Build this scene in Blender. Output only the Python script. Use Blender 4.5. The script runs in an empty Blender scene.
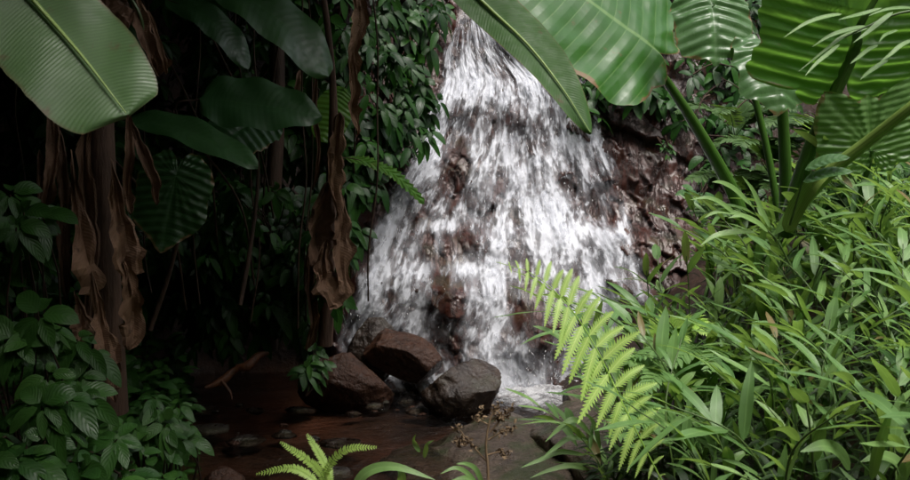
import bpy, math, random
import numpy as np
from mathutils import Vector, Matrix

scene = bpy.context.scene
COL = scene.collection
RN = random.Random(7)

# ------------------------------------------------------------------ camera
CAM = np.array([0.0, 0.0, 1.5]); PITCH = math.radians(-4.7); FPX = 975.7
cam = bpy.data.cameras.new('camera'); camo = bpy.data.objects.new('camera', cam); COL.objects.link(camo)
camo.location = CAM; camo.rotation_euler = (math.pi/2 + PITCH, 0, 0)
cam.sensor_width = 36; cam.sensor_fit = 'HORIZONTAL'; cam.lens = 36*FPX/910
cam.clip_start = 0.05; cam.clip_end = 300
cam.dof.use_dof = True; cam.dof.focus_distance = 4.6; cam.dof.aperture_fstop = 11
scene.camera = camo

# ------------------------------------------------------------------ light
SUN_EL, SUN_AZ = math.radians(64), math.radians(140)     # azimuth from +Y towards +X
w = bpy.data.worlds.new('World'); scene.world = w; w.use_nodes = True
nt = w.node_tree; nt.nodes.clear()
sky = nt.nodes.new('ShaderNodeTexSky'); sky.sky_type = 'NISHITA'; sky.sun_disc = False
sky.sun_elevation = SUN_EL; sky.sun_rotation = SUN_AZ; sky.dust_density = 5.0; sky.air_density = 1.2; sky.ozone_density = 0.6
hs = nt.nodes.new('ShaderNodeHueSaturation'); hs.inputs['Saturation'].default_value = 0.5
bg = nt.nodes.new('ShaderNodeBackground'); bg.inputs['Strength'].default_value = 0.13
wo = nt.nodes.new('ShaderNodeOutputWorld')
nt.links.new(sky.outputs[0], hs.inputs['Color']); nt.links.new(hs.outputs[0], bg.inputs[0]); nt.links.new(bg.outputs[0], wo.inputs[0])
sun = bpy.data.lights.new('sun', 'SUN'); sun.energy = 1.5; sun.angle = math.radians(25); sun.color = (1, 0.97, 0.93)
suno = bpy.data.objects.new('sun', sun); COL.objects.link(suno)
sd = Vector((math.sin(SUN_AZ)*math.cos(SUN_EL), math.cos(SUN_AZ)*math.cos(SUN_EL), math.sin(SUN_EL)))
suno.rotation_euler = sd.to_track_quat('Z', 'Y').to_euler(); suno.location = (3, 2, 9)

scene.view_settings.view_transform = 'Standard'; scene.view_settings.look = 'None'
scene.view_settings.exposure = 1.0; scene.view_settings.gamma = 1; scene.view_settings.use_curve_mapping = False
scene.render.engine = 'CYCLES'
cy = scene.cycles
cy.use_denoising = True; cy.max_bounces = 6; cy.diffuse_bounces = 3; cy.glossy_bounces = 2
cy.transmission_bounces = 3; cy.transparent_max_bounces = 14
cy.caustics_reflective = False; cy.caustics_refractive = False

# ------------------------------------------------------------------ maths
def P(u, v, Y):
    """photo pixel (910x480) at world distance Y -> world point"""
    dx, dz = (u-455)/FPX, -(v-240)/FPX
    c, s = math.cos(PITCH), math.sin(PITCH)
    d = np.array([dx, c - dz*s, s + dz*c])
    return CAM + d*(Y/d[1])
def px(Y): return Y/FPX
def nrm(a): return a/max(1e-9, np.linalg.norm(a))
def V3(*a): return np.array(a, float)
def sstep(a, b, x):
    t = np.clip((np.asarray(x, float)-a)/(b-a), 0, 1); return t*t*(3-2*t)
def hash2(ix, iy, seed):
    n = (ix.astype(np.int64)*374761393 + iy.astype(np.int64)*668265263 + seed*1442695041) & 0xffffffff
    n = ((n ^ (n >> 13))*1274126177) & 0xffffffff
    n = ((n ^ (n >> 16))*2246822519) & 0xffffffff
    return ((n ^ (n >> 15)) & 0xffffff)/float(0xffffff)
def vnoise(x, y, seed=0):
    x = np.asarray(x, float); y = np.asarray(y, float)
    ix, iy = np.floor(x), np.floor(y); fx, fy = x-ix, y-iy
    fx = fx*fx*fx*(fx*(fx*6-15)+10); fy = fy*fy*fy*(fy*(fy*6-15)+10)
    a = hash2(ix, iy, seed); b = hash2(ix+1, iy, seed); c = hash2(ix, iy+1, seed); d = hash2(ix+1, iy+1, seed)
    return (a*(1-fx)+b*fx)*(1-fy)+(c*(1-fx)+d*fx)*fy
def fbm(x, y, oct=4, seed=0, gain=0.5):
    s = 0; a = 1; n = 0
    for k in range(oct):
        s = s + a*(vnoise(x*2**k+17.3*k, y*2**k-9.1*k, seed+k)*2-1); n += a; a *= gain
    return s/n
def ridged(x, y, oct=4, seed=0):
    s = 0; a = 1; n = 0
    for k in range(oct):
        s = s + a*(1-np.abs(vnoise(x*2**k+3.3*k, y*2**k+7.7*k, seed+k)*2-1)); n += a; a *= 0.5
    return s/n
def facets(x, z, size, seed, step, tilt, ang=0.85, stretch=2.0, warp=0.25):
    """broken rock: irregular cells, every cell a tilted plane of its own"""
    sh = np.broadcast_shapes(np.shape(x), np.shape(z)); x = np.broadcast_to(x, sh); z = np.broadcast_to(z, sh)
    c, s_ = math.cos(ang), math.sin(ang)
    xw = x+warp*size*fbm(x/size*1.3, z/size*1.3, 3, seed+1); zw = z+warp*size*fbm(x/size*1.3+9, z/size*1.3, 3, seed+2)
    p = (xw*c-zw*s_)/(size*stretch); q = (xw*s_+zw*c)/size
    ip, iq = np.floor(p), np.floor(q); best = np.full(sh, 1e9); out = np.zeros(sh)
    for a in (-1, 0, 1):
        for b in (-1, 0, 1):
            i, j = ip+a, iq+b; dp = p-(i+hash2(i, j, seed)); dq = q-(j+hash2(i, j, seed+7)); d = dp*dp+dq*dq
            v = (hash2(i, j, seed+13)-0.5)*2*step+(hash2(i, j, seed+19)-0.5)*2*tilt*dp*size*stretch+(hash2(i, j, seed+23)-0.5)*2*tilt*dq*size
            m_ = d < best; best = np.where(m_, d, best); out = np.where(m_, v, out)
    return out
def curve(pts, n):
    """Catmull-Rom through pts, n+1 samples"""
    p = np.array(pts, float)
    if len(p) == 2:
        t = np.linspace(0, 1, n+1)[:, None]; return p[0]*(1-t)+p[1]*t
    q = np.vstack([2*p[0]-p[1], p, 2*p[-1]-p[-2]])
    t = np.linspace(0, len(p)-1-1e-9, n+1); i = t.astype(int); f = (t-i)[:, None]
    a, b, c, d = q[i], q[i+1], q[i+2], q[i+3]
    return 0.5*(2*b+(c-a)*f+(2*a-5*b+4*c-d)*f*f+(3*b-a-3*c+d)*f**3)

# ------------------------------------------------------------------ mesh builder
class MB:
    def __init__(s): s.v = []; s.f = []; s.uv = []; s.t = []; s.n = 0
    def add(s, v, f, uv, tint=0.5):
        v = np.asarray(v, float); k = len(v)
        s.v.append(v); s.uv.append(np.asarray(uv, float))
        s.t.append(np.full(k, tint) if np.isscalar(tint) else np.asarray(tint, float))
        s.f.append(np.asarray(f, int)+s.n); s.n += k
    def grid(s, V, U, tint=0.5, close=False):
        """V (r,c,3), U (r,c,2)"""
        r, c = V.shape[:2]
        i = np.arange(r*c).reshape(r, c)
        if close: i = np.hstack([i, i[:, :1]])
        f = np.stack([i[:-1, :-1], i[:-1, 1:], i[1:, 1:], i[1:, :-1]], -1).reshape(-1, 4)
        s.add(V.reshape(-1, 3), f, U.reshape(-1, 2), tint if np.isscalar(tint) else np.asarray(tint).reshape(-1))
    def tube(s, pts, rad, sides=7, nseg=None, tint=0.5):
        p = curve(pts, nseg or max(2, (len(pts)-1)*4)); n = len(p)
        r = np.interp(np.linspace(0, 1, n), np.linspace(0, 1, len(rad)), rad) if not np.isscalar(rad) else np.full(n, rad)
        T = np.gradient(p, axis=0); T /= np.linalg.norm(T, axis=1)[:, None]+1e-9
        ref = V3(0.13, -1, 0.21) if abs(nrm(T.mean(0)) @ nrm(V3(0.13, -1, 0.21))) < 0.85 else V3(1, 0.1, 0.2)
        A = np.cross(T, ref); A /= np.linalg.norm(A, axis=1)[:, None]+1e-9; B = np.cross(T, A)
        th = np.linspace(0, 2*math.pi, sides, endpoint=False)
        V = p[:, None]+r[:, None, None]*(np.cos(th)[None, :, None]*A[:, None]+np.sin(th)[None, :, None]*B[:, None])
        U = np.stack(np.broadcast_arrays(th[None]/(2*math.pi), np.linspace(0, 1, n)[:, None]), -1)
        s.grid(V, U, tint, close=True)
    def ribbon(s, pts, hw, up, prof=(0.5, 0.8), nseg=10, nac=4, fold=0.2, camber=0.0, wave=0, wfreq=6, wslope=1.0,
               tint=0.5, sweep=0.0, teeth=0, twist=0.0, edge=0, ripple=0, rip_f=30, seed=0, asym=(1, 1), crumple=0.0):
        c = curve(pts, nseg); n = nseg+1
        T = np.gradient(c, axis=0); T /= np.linalg.norm(T, axis=1)[:, None]+1e-9
        up = np.asarray(up, float)
        S = np.cross(T, up); S /= np.linalg.norm(S, axis=1)[:, None]+1e-9; N = np.cross(S, T)
        st = np.linspace(0, 1, n)
        if twist:
            a = (st*twist)[:, None]; S, N = S*np.cos(a)+N*np.sin(a), N*np.cos(a)-S*np.sin(a)
        a, b = prof
        pk = a/(a+b); w = (np.clip(st, 0, 1)**a*(1-np.clip(st, 0, 1))**b)/(pk**a*(1-pk)**b)*hw
        w = np.maximum(w, hw*0.015)
        if teeth: w = w*np.where(np.arange(n) % 2 == 0, 1.0, 1-teeth); w[-1] = hw*0.02
        t = np.linspace(-1, 1, nac+1)
        W = w[:, None]*t[None]
        W = np.where(W < 0, W*asym[0], W*asym[1])
        if edge:
            e = fbm(np.tile(st*9, 2)+seed*3.1, np.repeat([0., 50.], n)+seed, 3, seed)
            W = W*np.where(t[None] < 0, (1+edge*e[:n])[:, None], (1+edge*e[n:])[:, None])
        zz = np.abs(W)*math.sin(fold)+camber*hw*(1-(t[None])**2)*np.ones((n, 1))
        if wave: zz = zz+wave*hw*np.abs(t[None])**1.2*np.sin(2*math.pi*(wfreq*st[:, None]-wslope*np.abs(t[None])*np.sign(t[None])*0.5)+seed)
        if ripple: zz = zz+ripple*np.sin(2*math.pi*(rip_f*st[:, None]-1.5*np.abs(t[None])))*np.minimum(1, np.abs(t[None])*3)
        U0 = np.stack(np.broadcast_arrays(t[None]*0.5+0.5, st[:, None]), -1)
        V = c[:, None]+S[:, None]*(W*math.cos(fold))[..., None]+N[:, None]*zz[..., None]
        if crumple: V = V+(N[:, None]*(crumple*fbm(U0[..., 0]*6+seed, U0[..., 1]*3.5, 4, seed+2))[..., None])
        if sweep: V = V+T[:, None]*(np.abs(W)*sweep)[..., None]
        U = np.stack(np.broadcast_arrays(t[None]*0.5+0.5, st[:, None]), -1)
        if edge and prof[0] < 0.35: tint = np.maximum(tint, 1.6*sstep(0.90, 1.02, np.abs(t)[None]+0.14*fbm(st[:, None]*9+seed, t[None]*2, 3, seed+6)+0.12*sstep(0.97, 1, st)[:, None]))
        s.grid(V, U, tint)
    def build(s, name, mat, parent=None, smooth=True, data_only=False):
        v = np.concatenate(s.v); uv = np.concatenate(s.uv); t = np.concatenate(s.t)
        me = bpy.data.meshes.new(name)
        faces = []
        for f in s.f: faces += f.tolist()
        me.from_pydata(v.tolist(), [], faces)
        li = np.empty(len(me.loops), np.int32); me.loops.foreach_get('vertex_index', li)
        l = me.uv_layers.new(name='UVMap'); l.data.foreach_set('uv', uv[li].astype(np.float32).ravel())
        at = me.attributes.new('tint', 'FLOAT', 'POINT'); at.data.foreach_set('value', t.astype(np.float32))
        if smooth: me.polygons.foreach_set('use_smooth', np.ones(len(me.polygons), bool))
        me.materials.append(mat); me.update()
        o = bpy.data.objects.new(name, me); COL.objects.link(o)
        if parent: o.parent = parent
        return o

def tag(o, label, cat, group=None):
    o['label'] = label; o['category'] = cat
    if group: o['group'] = group
    return o
def kind(o, k): o['kind'] = k; return o
def thing(name, label, cat, loc=(0, 0, 0), group=None):
    o = bpy.data.objects.new(name, None); o.empty_display_size = 0.1; COL.objects.link(o)
    o.location = [float(a) for a in loc]
    return tag(o, label, cat, group)
def local(o, pts):
    """world points -> the thing's own coordinates (things below are unrotated when built)"""
    return np.asarray(pts, float)-np.array(o.location)
def dup(root, loc, rotz=0, scale=1, label=None, group=None, tilt=(0, 0)):
    r = root.copy(); COL.objects.link(r); r.location = [float(a) for a in loc]
    r.rotation_euler = (tilt[0], tilt[1], rotz); r.scale = (scale,)*3
    if label: r['label'] = label
    if group: r['group'] = group
    for ch in list(root.children):
        c = ch.copy(); COL.objects.link(c); c.parent = r
    return r

# ------------------------------------------------------------------ materials
class NT:
    def __init__(s, name):
        s.m = bpy.data.materials.new(name); s.m.use_nodes = True; s.t = s.m.node_tree; s.t.nodes.clear()
        s.out = s.t.nodes.new('ShaderNodeOutputMaterial')
    def n(s, typ, **kw):
        nd = s.t.nodes.new(typ)
        for k, v in kw.items():
            if k.startswith('_'): setattr(nd, k[1:], v)
        return nd
    def set(s, sock, val):
        if isinstance(val, bpy.types.NodeSocket): s.t.links.new(val, sock)
        else: sock.default_value = val
    def math(s, op, a, b=0.0, c=None, clamp=False):
        nd = s.n('ShaderNodeMath'); nd.operation = op; nd.use_clamp = clamp
        s.set(nd.inputs[0], a); s.set(nd.inputs[1], b)
        if c is not None: s.set(nd.inputs[2], c)
        return nd.outputs[0]
    def mr(s, x, a, b, c=0.0, d=1.0, smooth=False):
        nd = s.n('ShaderNodeMapRange'); nd.clamp = True
        if smooth: nd.interpolation_type = 'SMOOTHSTEP'
        for i, q in enumerate((x, a, b, c, d)): s.set(nd.inputs[i], q)
        return nd.outputs[0]
    def mix(s, f, a, b):
        nd = s.n('ShaderNodeMix'); nd.data_type = 'RGBA'
        s.set(nd.inputs['Factor'], f)
        for nm, q in ((6, a), (7, b)):
            s.set(nd.inputs[nm], q if isinstance(q, bpy.types.NodeSocket) else (*q, 1) if len(q) == 3 else q)
        return nd.outputs[2]
    def noise(s, vec, scale, det=4, rough=0.55, dist=0.0, lac=2.0):
        nd = s.n('ShaderNodeTexNoise'); s.set(nd.inputs['Vector'], vec)
        nd.inputs['Scale'].default_value = scale; nd.inputs['Detail'].default_value = det
        nd.inputs['Roughness'].default_value = rough; nd.inputs['Distortion'].default_value = dist
        return nd.outputs['Fac']
    def obj(s): return s.n('ShaderNodeTexCoord').outputs['Object']
    def uv(s): return s.n('ShaderNodeTexCoord').outputs['UV']
    def mapping(s, vec, scale=(1, 1, 1), rot=(0, 0, 0), loc=(0, 0, 0)):
        nd = s.n('ShaderNodeMapping'); s.set(nd.inputs['Vector'], vec)
        nd.inputs['Scale'].default_value = scale; nd.inputs['Rotation'].default_value = rot; nd.inputs['Location'].default_value = loc
        return nd.outputs[0]
    def attr(s, name):
        nd = s.n('ShaderNodeAttribute'); nd.attribute_name = name; return nd.outputs['Fac']
    def rand(s): return s.n('ShaderNodeObjectInfo').outputs['Random']
    def bump(s, h, strength=0.5, dist=0.01, normal=None):
        nd = s.n('ShaderNodeBump'); nd.inputs['Strength'].default_value = strength; nd.inputs['Distance'].default_value = dist
        s.set(nd.inputs['Height'], h)
        if normal is not None: s.set(nd.inputs['Normal'], normal)
        return nd.outputs[0]
    def bsdf(s, col, rough=0.5, normal=None, spec=0.5):
        nd = s.n('ShaderNodeBsdfPrincipled'); s.set(nd.inputs['Base Color'], col if isinstance(col, bpy.types.NodeSocket) else (*col, 1))
        s.set(nd.inputs['Roughness'], rough); nd.inputs['Specular IOR Level'].default_value = spec
        if normal is not None: s.set(nd.inputs['Normal'], normal)
        return nd.outputs[0]
    def done(s, sh): s.t.links.new(sh, s.out.inputs['Surface']); return s.m

def leafmat(name, cA, cB, veins='pinnate', vn=8, vs=1.2, vw=0.10, vcol=None, vstr=0.5, mid=0.06, rough=0.4, transl=0.3,
            tcol=None, bump=0.4, bdist=0.004, spec=0.5, blot=0.25, brown=None, edge_brown=0.0):
    if cA[1] > cA[0] and cA[1] > cA[2]:          # greens: a little fresher
        f_ = lambda c: tuple(max(0.003, sum(c)/3+(q-sum(c)/3)*1.22) for q in c)
        cA, cB = f_(cA), f_(cB)
    m = NT(name)
    sp = m.n('ShaderNodeSeparateXYZ'); m.set(sp.inputs[0], m.uv())
    u, v = sp.outputs[0], sp.outputs[1]
    a = m.math('MULTIPLY', m.math('ABSOLUTE', m.math('SUBTRACT', u, 0.5)), 2.0)
    if veins == 'parallel': c = m.math('MULTIPLY', u, vn)
    else: c = m.math('SUBTRACT', m.math('MULTIPLY', v, vn), m.math('MULTIPLY', m.math('POWER', a, 1.25), vs))
    pp = m.n('ShaderNodeMath'); pp.operation = 'PINGPONG'; m.set(pp.inputs[0], c); pp.inputs[1].default_value = 0.5
    pulse = m.mr(pp.outputs[0], 0.0, vw, 1.0, 0.0, True)
    midm = m.mr(a, mid*0.5, mid, 1.0, 0.0)
    tint = m.math('ADD', m.math('MULTIPLY', m.attr('tint'), 0.75), m.math('MULTIPLY', m.rand(), 0.25))
    col = m.mix(tint, cA, cB)
    col = m.mix(m.mr(m.attr('tint'), 1.3, 1.5), col, (0.20, 0.125, 0.06))
    ns = m.noise(m.obj(), 9.0, 3, 0.6)
    col = m.mix(m.math('MULTIPLY', m.mr(ns, 0.4, 0.7), blot), col, tuple(x*0.55 for x in cA))
    if brown:
        b = m.noise(m.obj(), 14.0, 5, 0.65)
        bm = m.math('ADD', m.mr(b, 0.62, 0.70), m.math('MULTIPLY', m.mr(a, 0.93, 0.985), edge_brown), clamp=True)
        col = m.mix(m.math('MULTIPLY', bm, 0.8), col, brown)
    vc = vcol or tuple(min(1, x*2.2+0.02) for x in cB)
    vein = m.math('MAXIMUM', m.math('MULTIPLY', pulse, vstr), m.math('MULTIPLY', midm, min(1, vstr*1.8)))
    col = m.mix(vein, col, vc)
    h = m.math('ADD', m.math('MULTIPLY', pp.outputs[0], 1.0), m.math('MULTIPLY', ns, 0.3))
    nrmn = m.bump(h, bump, bdist)
    rg = m.mr(m.noise(m.obj(), 30.0, 2), 0.35, 0.65, rough*0.8, min(1, rough*1.25))
    sh = m.bsdf(col, rg, nrmn, spec)
    if transl:
        tr = m.n('ShaderNodeBsdfTranslucent'); tc = tcol or tuple(min(1, x*k) for x, k in zip(cB, (1.5, 1.5, 0.8)))
        m.set(tr.inputs[0], m.mix(m.math('MULTIPLY', pulse, 0.4), tc, tuple(x*0.6 for x in tc)))
        ms = m.n('ShaderNodeMixShader'); ms.inputs[0].default_value = transl
        m.set(ms.inputs[1], sh); m.set(ms.inputs[2], tr.outputs[0]); sh = ms.outputs[0]
    return m.done(sh)

M = {}
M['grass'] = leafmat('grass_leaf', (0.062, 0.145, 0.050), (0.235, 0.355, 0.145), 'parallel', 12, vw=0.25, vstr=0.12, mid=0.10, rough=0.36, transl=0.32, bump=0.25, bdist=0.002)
M['under'] = leafmat('undergrowth_leaf', (0.010, 0.024, 0.008), (0.035, 0.068, 0.02), 'parallel', 10, vw=0.2, vstr=0.1, rough=0.45, transl=0.25, bump=0.2)  # shade in the gaps of the thicket is put into this dark leaf colour
M['culm'] = leafmat('culm', (0.05, 0.09, 0.03), (0.10, 0.15, 0.05), 'parallel', 6, vstr=0.1, transl=0, rough=0.45)
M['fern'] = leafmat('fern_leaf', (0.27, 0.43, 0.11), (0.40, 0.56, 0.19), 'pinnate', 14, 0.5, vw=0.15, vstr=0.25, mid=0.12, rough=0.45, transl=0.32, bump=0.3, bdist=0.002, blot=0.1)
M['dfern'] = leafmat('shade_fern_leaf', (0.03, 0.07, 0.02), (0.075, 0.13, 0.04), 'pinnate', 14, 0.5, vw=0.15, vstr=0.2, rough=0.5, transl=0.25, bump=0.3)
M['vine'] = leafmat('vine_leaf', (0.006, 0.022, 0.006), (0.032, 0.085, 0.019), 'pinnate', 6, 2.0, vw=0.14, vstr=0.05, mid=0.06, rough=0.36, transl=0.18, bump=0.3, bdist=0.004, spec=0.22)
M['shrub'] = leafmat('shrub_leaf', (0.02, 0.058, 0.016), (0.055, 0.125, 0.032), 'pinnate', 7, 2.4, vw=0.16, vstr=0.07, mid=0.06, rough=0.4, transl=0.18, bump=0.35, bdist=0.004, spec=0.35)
TB = dict(brown=(0.13, 0.09, 0.03), edge_brown=0.0)
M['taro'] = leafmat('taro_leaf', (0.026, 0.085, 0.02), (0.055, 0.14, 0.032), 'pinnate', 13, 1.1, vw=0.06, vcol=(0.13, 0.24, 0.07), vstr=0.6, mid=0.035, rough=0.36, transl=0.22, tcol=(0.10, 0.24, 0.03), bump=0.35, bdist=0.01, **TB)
M['tarolit'] = leafmat('backlit_taro_leaf', (0.045, 0.125, 0.028), (0.075, 0.18, 0.04), 'pinnate', 12, 0.9, vw=0.08, vcol=(0.14, 0.30, 0.05), vstr=0.5, mid=0.05, rough=0.4, transl=0.5, tcol=(0.24, 0.52, 0.06), bump=0.9, bdist=0.03, **TB)  # backlit glow put into brighter base and translucent colours
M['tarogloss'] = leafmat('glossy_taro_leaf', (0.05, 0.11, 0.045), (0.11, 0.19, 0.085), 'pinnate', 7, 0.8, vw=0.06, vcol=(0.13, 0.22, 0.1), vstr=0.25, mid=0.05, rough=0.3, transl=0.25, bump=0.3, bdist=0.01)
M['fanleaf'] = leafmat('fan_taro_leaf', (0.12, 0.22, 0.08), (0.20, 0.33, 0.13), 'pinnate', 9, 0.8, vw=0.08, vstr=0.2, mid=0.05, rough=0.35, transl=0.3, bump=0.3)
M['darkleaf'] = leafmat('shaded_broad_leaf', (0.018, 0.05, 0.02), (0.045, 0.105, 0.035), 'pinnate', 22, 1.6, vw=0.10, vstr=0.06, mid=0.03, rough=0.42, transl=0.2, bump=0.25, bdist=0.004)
M['banana'] = leafmat('banana_leaf', (0.055, 0.115, 0.04), (0.12, 0.19, 0.09), 'pinnate', 80, 5.0, vw=0.3, vcol=(0.06, 0.11, 0.045), vstr=0.3, mid=0.02, rough=0.42, transl=0.22, bump=0.3, bdist=0.003, blot=0.3, spec=0.35, brown=(0.10, 0.06, 0.03), edge_brown=0.7)
M['bananagreen'] = leafmat('green_banana_leaf', (0.045, 0.10, 0.03), (0.075, 0.145, 0.05), 'pinnate', 80, 5.0, vw=0.3, vcol=(0.10, 0.18, 0.07), vstr=0.35, mid=0.02, rough=0.5, transl=0.3, bump=0.3, bdist=0.003, blot=0.2, brown=(0.10, 0.06, 0.03), edge_brown=0.4, spec=0.2)
M['yellow'] = leafmat('withering_leaf', (0.20, 0.15, 0.03), (0.34, 0.28, 0.05), 'pinnate', 30, 2, vw=0.2, vstr=0.3, rough=0.5, transl=0.3, brown=(0.06, 0.035, 0.02))
M['dead'] = leafmat('dead_leaf', (0.085, 0.046, 0.028), (0.34, 0.205, 0.13), 'pinnate', 40, 3.0, vw=0.3, vcol=(0.09, 0.05, 0.033), vstr=0.12, mid=0.03, rough=0.7, transl=0.08, tcol=(0.15, 0.08, 0.04), bump=0.4, bdist=0.005, spec=0.25, blot=0.6, brown=(0.05, 0.028, 0.018))
M['stalk'] = leafmat('leaf_stalk', (0.035, 0.085, 0.02), (0.07, 0.14, 0.03), 'parallel', 18, vw=0.2, vstr=0.15, mid=0.0, rough=0.35, transl=0.0, bump=0.3)
M['palestalk'] = leafmat('pale_leaf_stalk', (0.14, 0.22, 0.06), (0.25, 0.34, 0.11), 'parallel', 10, vw=0.2, vstr=0.2, mid=0.0, rough=0.4, transl=0.0, bump=0.3)
M['shade_canopy'] = leafmat('shade_canopy_leaf', (0.03, 0.07, 0.02), (0.06, 0.11, 0.03), 'pinnate', 8, 1.5, transl=0.06)  # leaves of the unseen roof and walls added for shade

def barkmat(name, a, b, rough=0.75):
    m = NT(name); o = m.obj()
    n1 = m.noise(m.mapping(o, (14, 14, 2.5)), 1.0, 6, 0.65); n2 = m.noise(o, 5.0, 4)
    col = m.mix(m.mr(n1, 0.35, 0.65), a, b); col = m.mix(m.mr(n2, 0.5, 0.75, 0, 0.6), col, tuple(x*0.5 for x in a))
    return m.done(m.bsdf(col, rough, m.bump(n1, 0.9, 0.02), 0.3))
M['bark'] = barkmat('brown_bark', (0.045, 0.026, 0.018), (0.12, 0.07, 0.048))
M['twig'] = barkmat('dark_twig', (0.03, 0.018, 0.012), (0.075, 0.045, 0.03))
M['dry'] = barkmat('dry_stalk', (0.12, 0.08, 0.045), (0.27, 0.19, 0.11))
M['log'] = barkmat('rotten_log', (0.045, 0.018, 0.010), (0.12, 0.045, 0.018), 0.5)

def rockmat(name, a, b, c, rough=(0.22, 0.5), scale=1.0, moss=0.0, strata=False, bd=0.03, spec=0.5):
    m = NT(name); o = m.obj()
    n1 = m.noise(o, 4.0*scale, 8, 0.62); n2 = m.noise(o, 17*scale, 6, 0.6); n3 = m.noise(o, 1.6*scale, 3)
    col = m.mix(m.mr(n1, 0.36, 0.64), a, b); col = m.mix(m.mr(n3, 0.45, 0.65), col, c)
    col = m.mix(m.mr(n2, 0.52, 0.7, 0, 0.25 if strata else 0.65), col, tuple(x*0.35 for x in a))
    h = m.math('ADD', m.math('MULTIPLY', n1, 1.0), m.math('MULTIPLY', n2, 0.5))
    if strata:
        s = m.mapping(o, (5, 2, 1.4), (0, math.radians(-32), 0))
        n4 = m.noise(s, 2.4, 7, 0.68, 0.6)
        crk = m.mr(m.math('ABSOLUTE', m.math('SUBTRACT', n4, 0.5)), 0.0, 0.035, 1, 0)
        col = m.mix(m.math('MULTIPLY', crk, 0.8), col, (0.012, 0.008, 0.007))
        h = m.math('SUBTRACT', m.math('ADD', h, m.math('MULTIPLY', n4, 1.6)), m.math('MULTIPLY', crk, 0.5))
    if moss:
        nm = m.noise(o, 6.0, 5, 0.6)
        g = m.n('ShaderNodeNewGeometry'); sp = m.n('ShaderNodeSeparateXYZ'); m.set(sp.inputs[0], g.outputs['Normal'])
        mm = m.math('MULTIPLY', m.mr(nm, 0.5, 0.62), m.mr(sp.outputs[2], 0.1, 0.7, 0, moss))
        col = m.mix(mm, col, (0.045, 0.06, 0.016))
    rg = m.mr(m.noise(o, 7*scale, 4), 0.35, 0.65, rough[0], rough[1])
    return m.done(m.bsdf(col, rg, m.bump(h, 0.85, bd), spec))
M['cliff'] = rockmat('wet_cliff_rock', (0.024, 0.008, 0.006), (0.072, 0.023, 0.016), (0.042, 0.014, 0.010), (0.26, 0.5), 1.4, 0.3, True, 0.009, 0.65)
M['rockdark'] = rockmat('wet_dark_rock', (0.018, 0.011, 0.008), (0.06, 0.038, 0.026), (0.03, 0.019, 0.014), (0.15, 0.45), 2.2, 0.2)
M['rockbrown'] = rockmat('brown_rock', (0.028, 0.012, 0.007), (0.085, 0.038, 0.021), (0.045, 0.019, 0.011), (0.22, 0.5), 2.2, 0, False, 0.04, 0.35)
M['rockgrey'] = rockmat('grey_stone', (0.016, 0.013, 0.011), (0.05, 0.04, 0.032), (0.03, 0.022, 0.017), (0.2, 0.5), 2.5, 0.3)
M['slab'] = rockmat('slab_rock', (0.06, 0.040, 0.029), (0.17, 0.122, 0.088), (0.09, 0.075, 0.042), (0.25, 0.55), 3.4, 0.8, False, 0.03)

m = NT('forest_soil'); o = m.obj()
n1 = m.noise(o, 3.5, 8, 0.65); n2 = m.noise(o, 26, 5, 0.6); n3 = m.noise(o, 0.9, 3)
c = m.mix(m.mr(n1, 0.35, 0.65), (0.016, 0.010, 0.007), (0.06, 0.03, 0.018)); c = m.mix(m.mr(n2, 0.5, 0.68, 0, 0.7), c, (0.018, 0.012, 0.009))
sp = m.n('ShaderNodeSeparateXYZ'); m.set(sp.inputs[0], o)
silt = m.math('MULTIPLY', m.mr(sp.outputs[0], 0.75, 0.35), m.mr(sp.outputs[2], 0.12, 0.02))
c = m.mix(m.math('MULTIPLY', m.mr(n3, 0.44, 0.6, 0, 0.62), silt), c, (0.20, 0.082, 0.046))
M['soil'] = m.done(m.bsdf(c, m.mr(n1, 0.3, 0.7, 0.35, 0.8), m.bump(m.math('ADD', n1, m.math('MULTIPLY', n2, 0.5)), 0.8, 0.03), 0.4))

m = NT('stream_water'); o = m.obj()
wv = m.math('ADD', m.noise(m.mapping(o, (6, 13, 6)), 1.0, 4, 0.6, 0.8), m.math('MULTIPLY', m.noise(o, 34, 3), 0.3))
nb = m.bump(wv, 0.9, 0.04)
fr = m.n('ShaderNodeFresnel'); fr.inputs['IOR'].default_value = 1.33; m.set(fr.inputs['Normal'], nb)
tr = m.n('ShaderNodeBsdfTransparent'); tr.inputs[0].default_value = (0.85, 0.76, 0.68, 1)
gl = m.n('ShaderNodeBsdfGlossy'); gl.inputs['Roughness'].default_value = 0.06; m.set(gl.inputs['Normal'], nb)
ms = m.n('ShaderNodeMixShader'); m.set(ms.inputs[0], fr.outputs[0]); m.set(ms.inputs[1], tr.outputs[0]); m.set(ms.inputs[2], gl.outputs[0])
M['water'] = m.done(ms.outputs[0])

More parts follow.
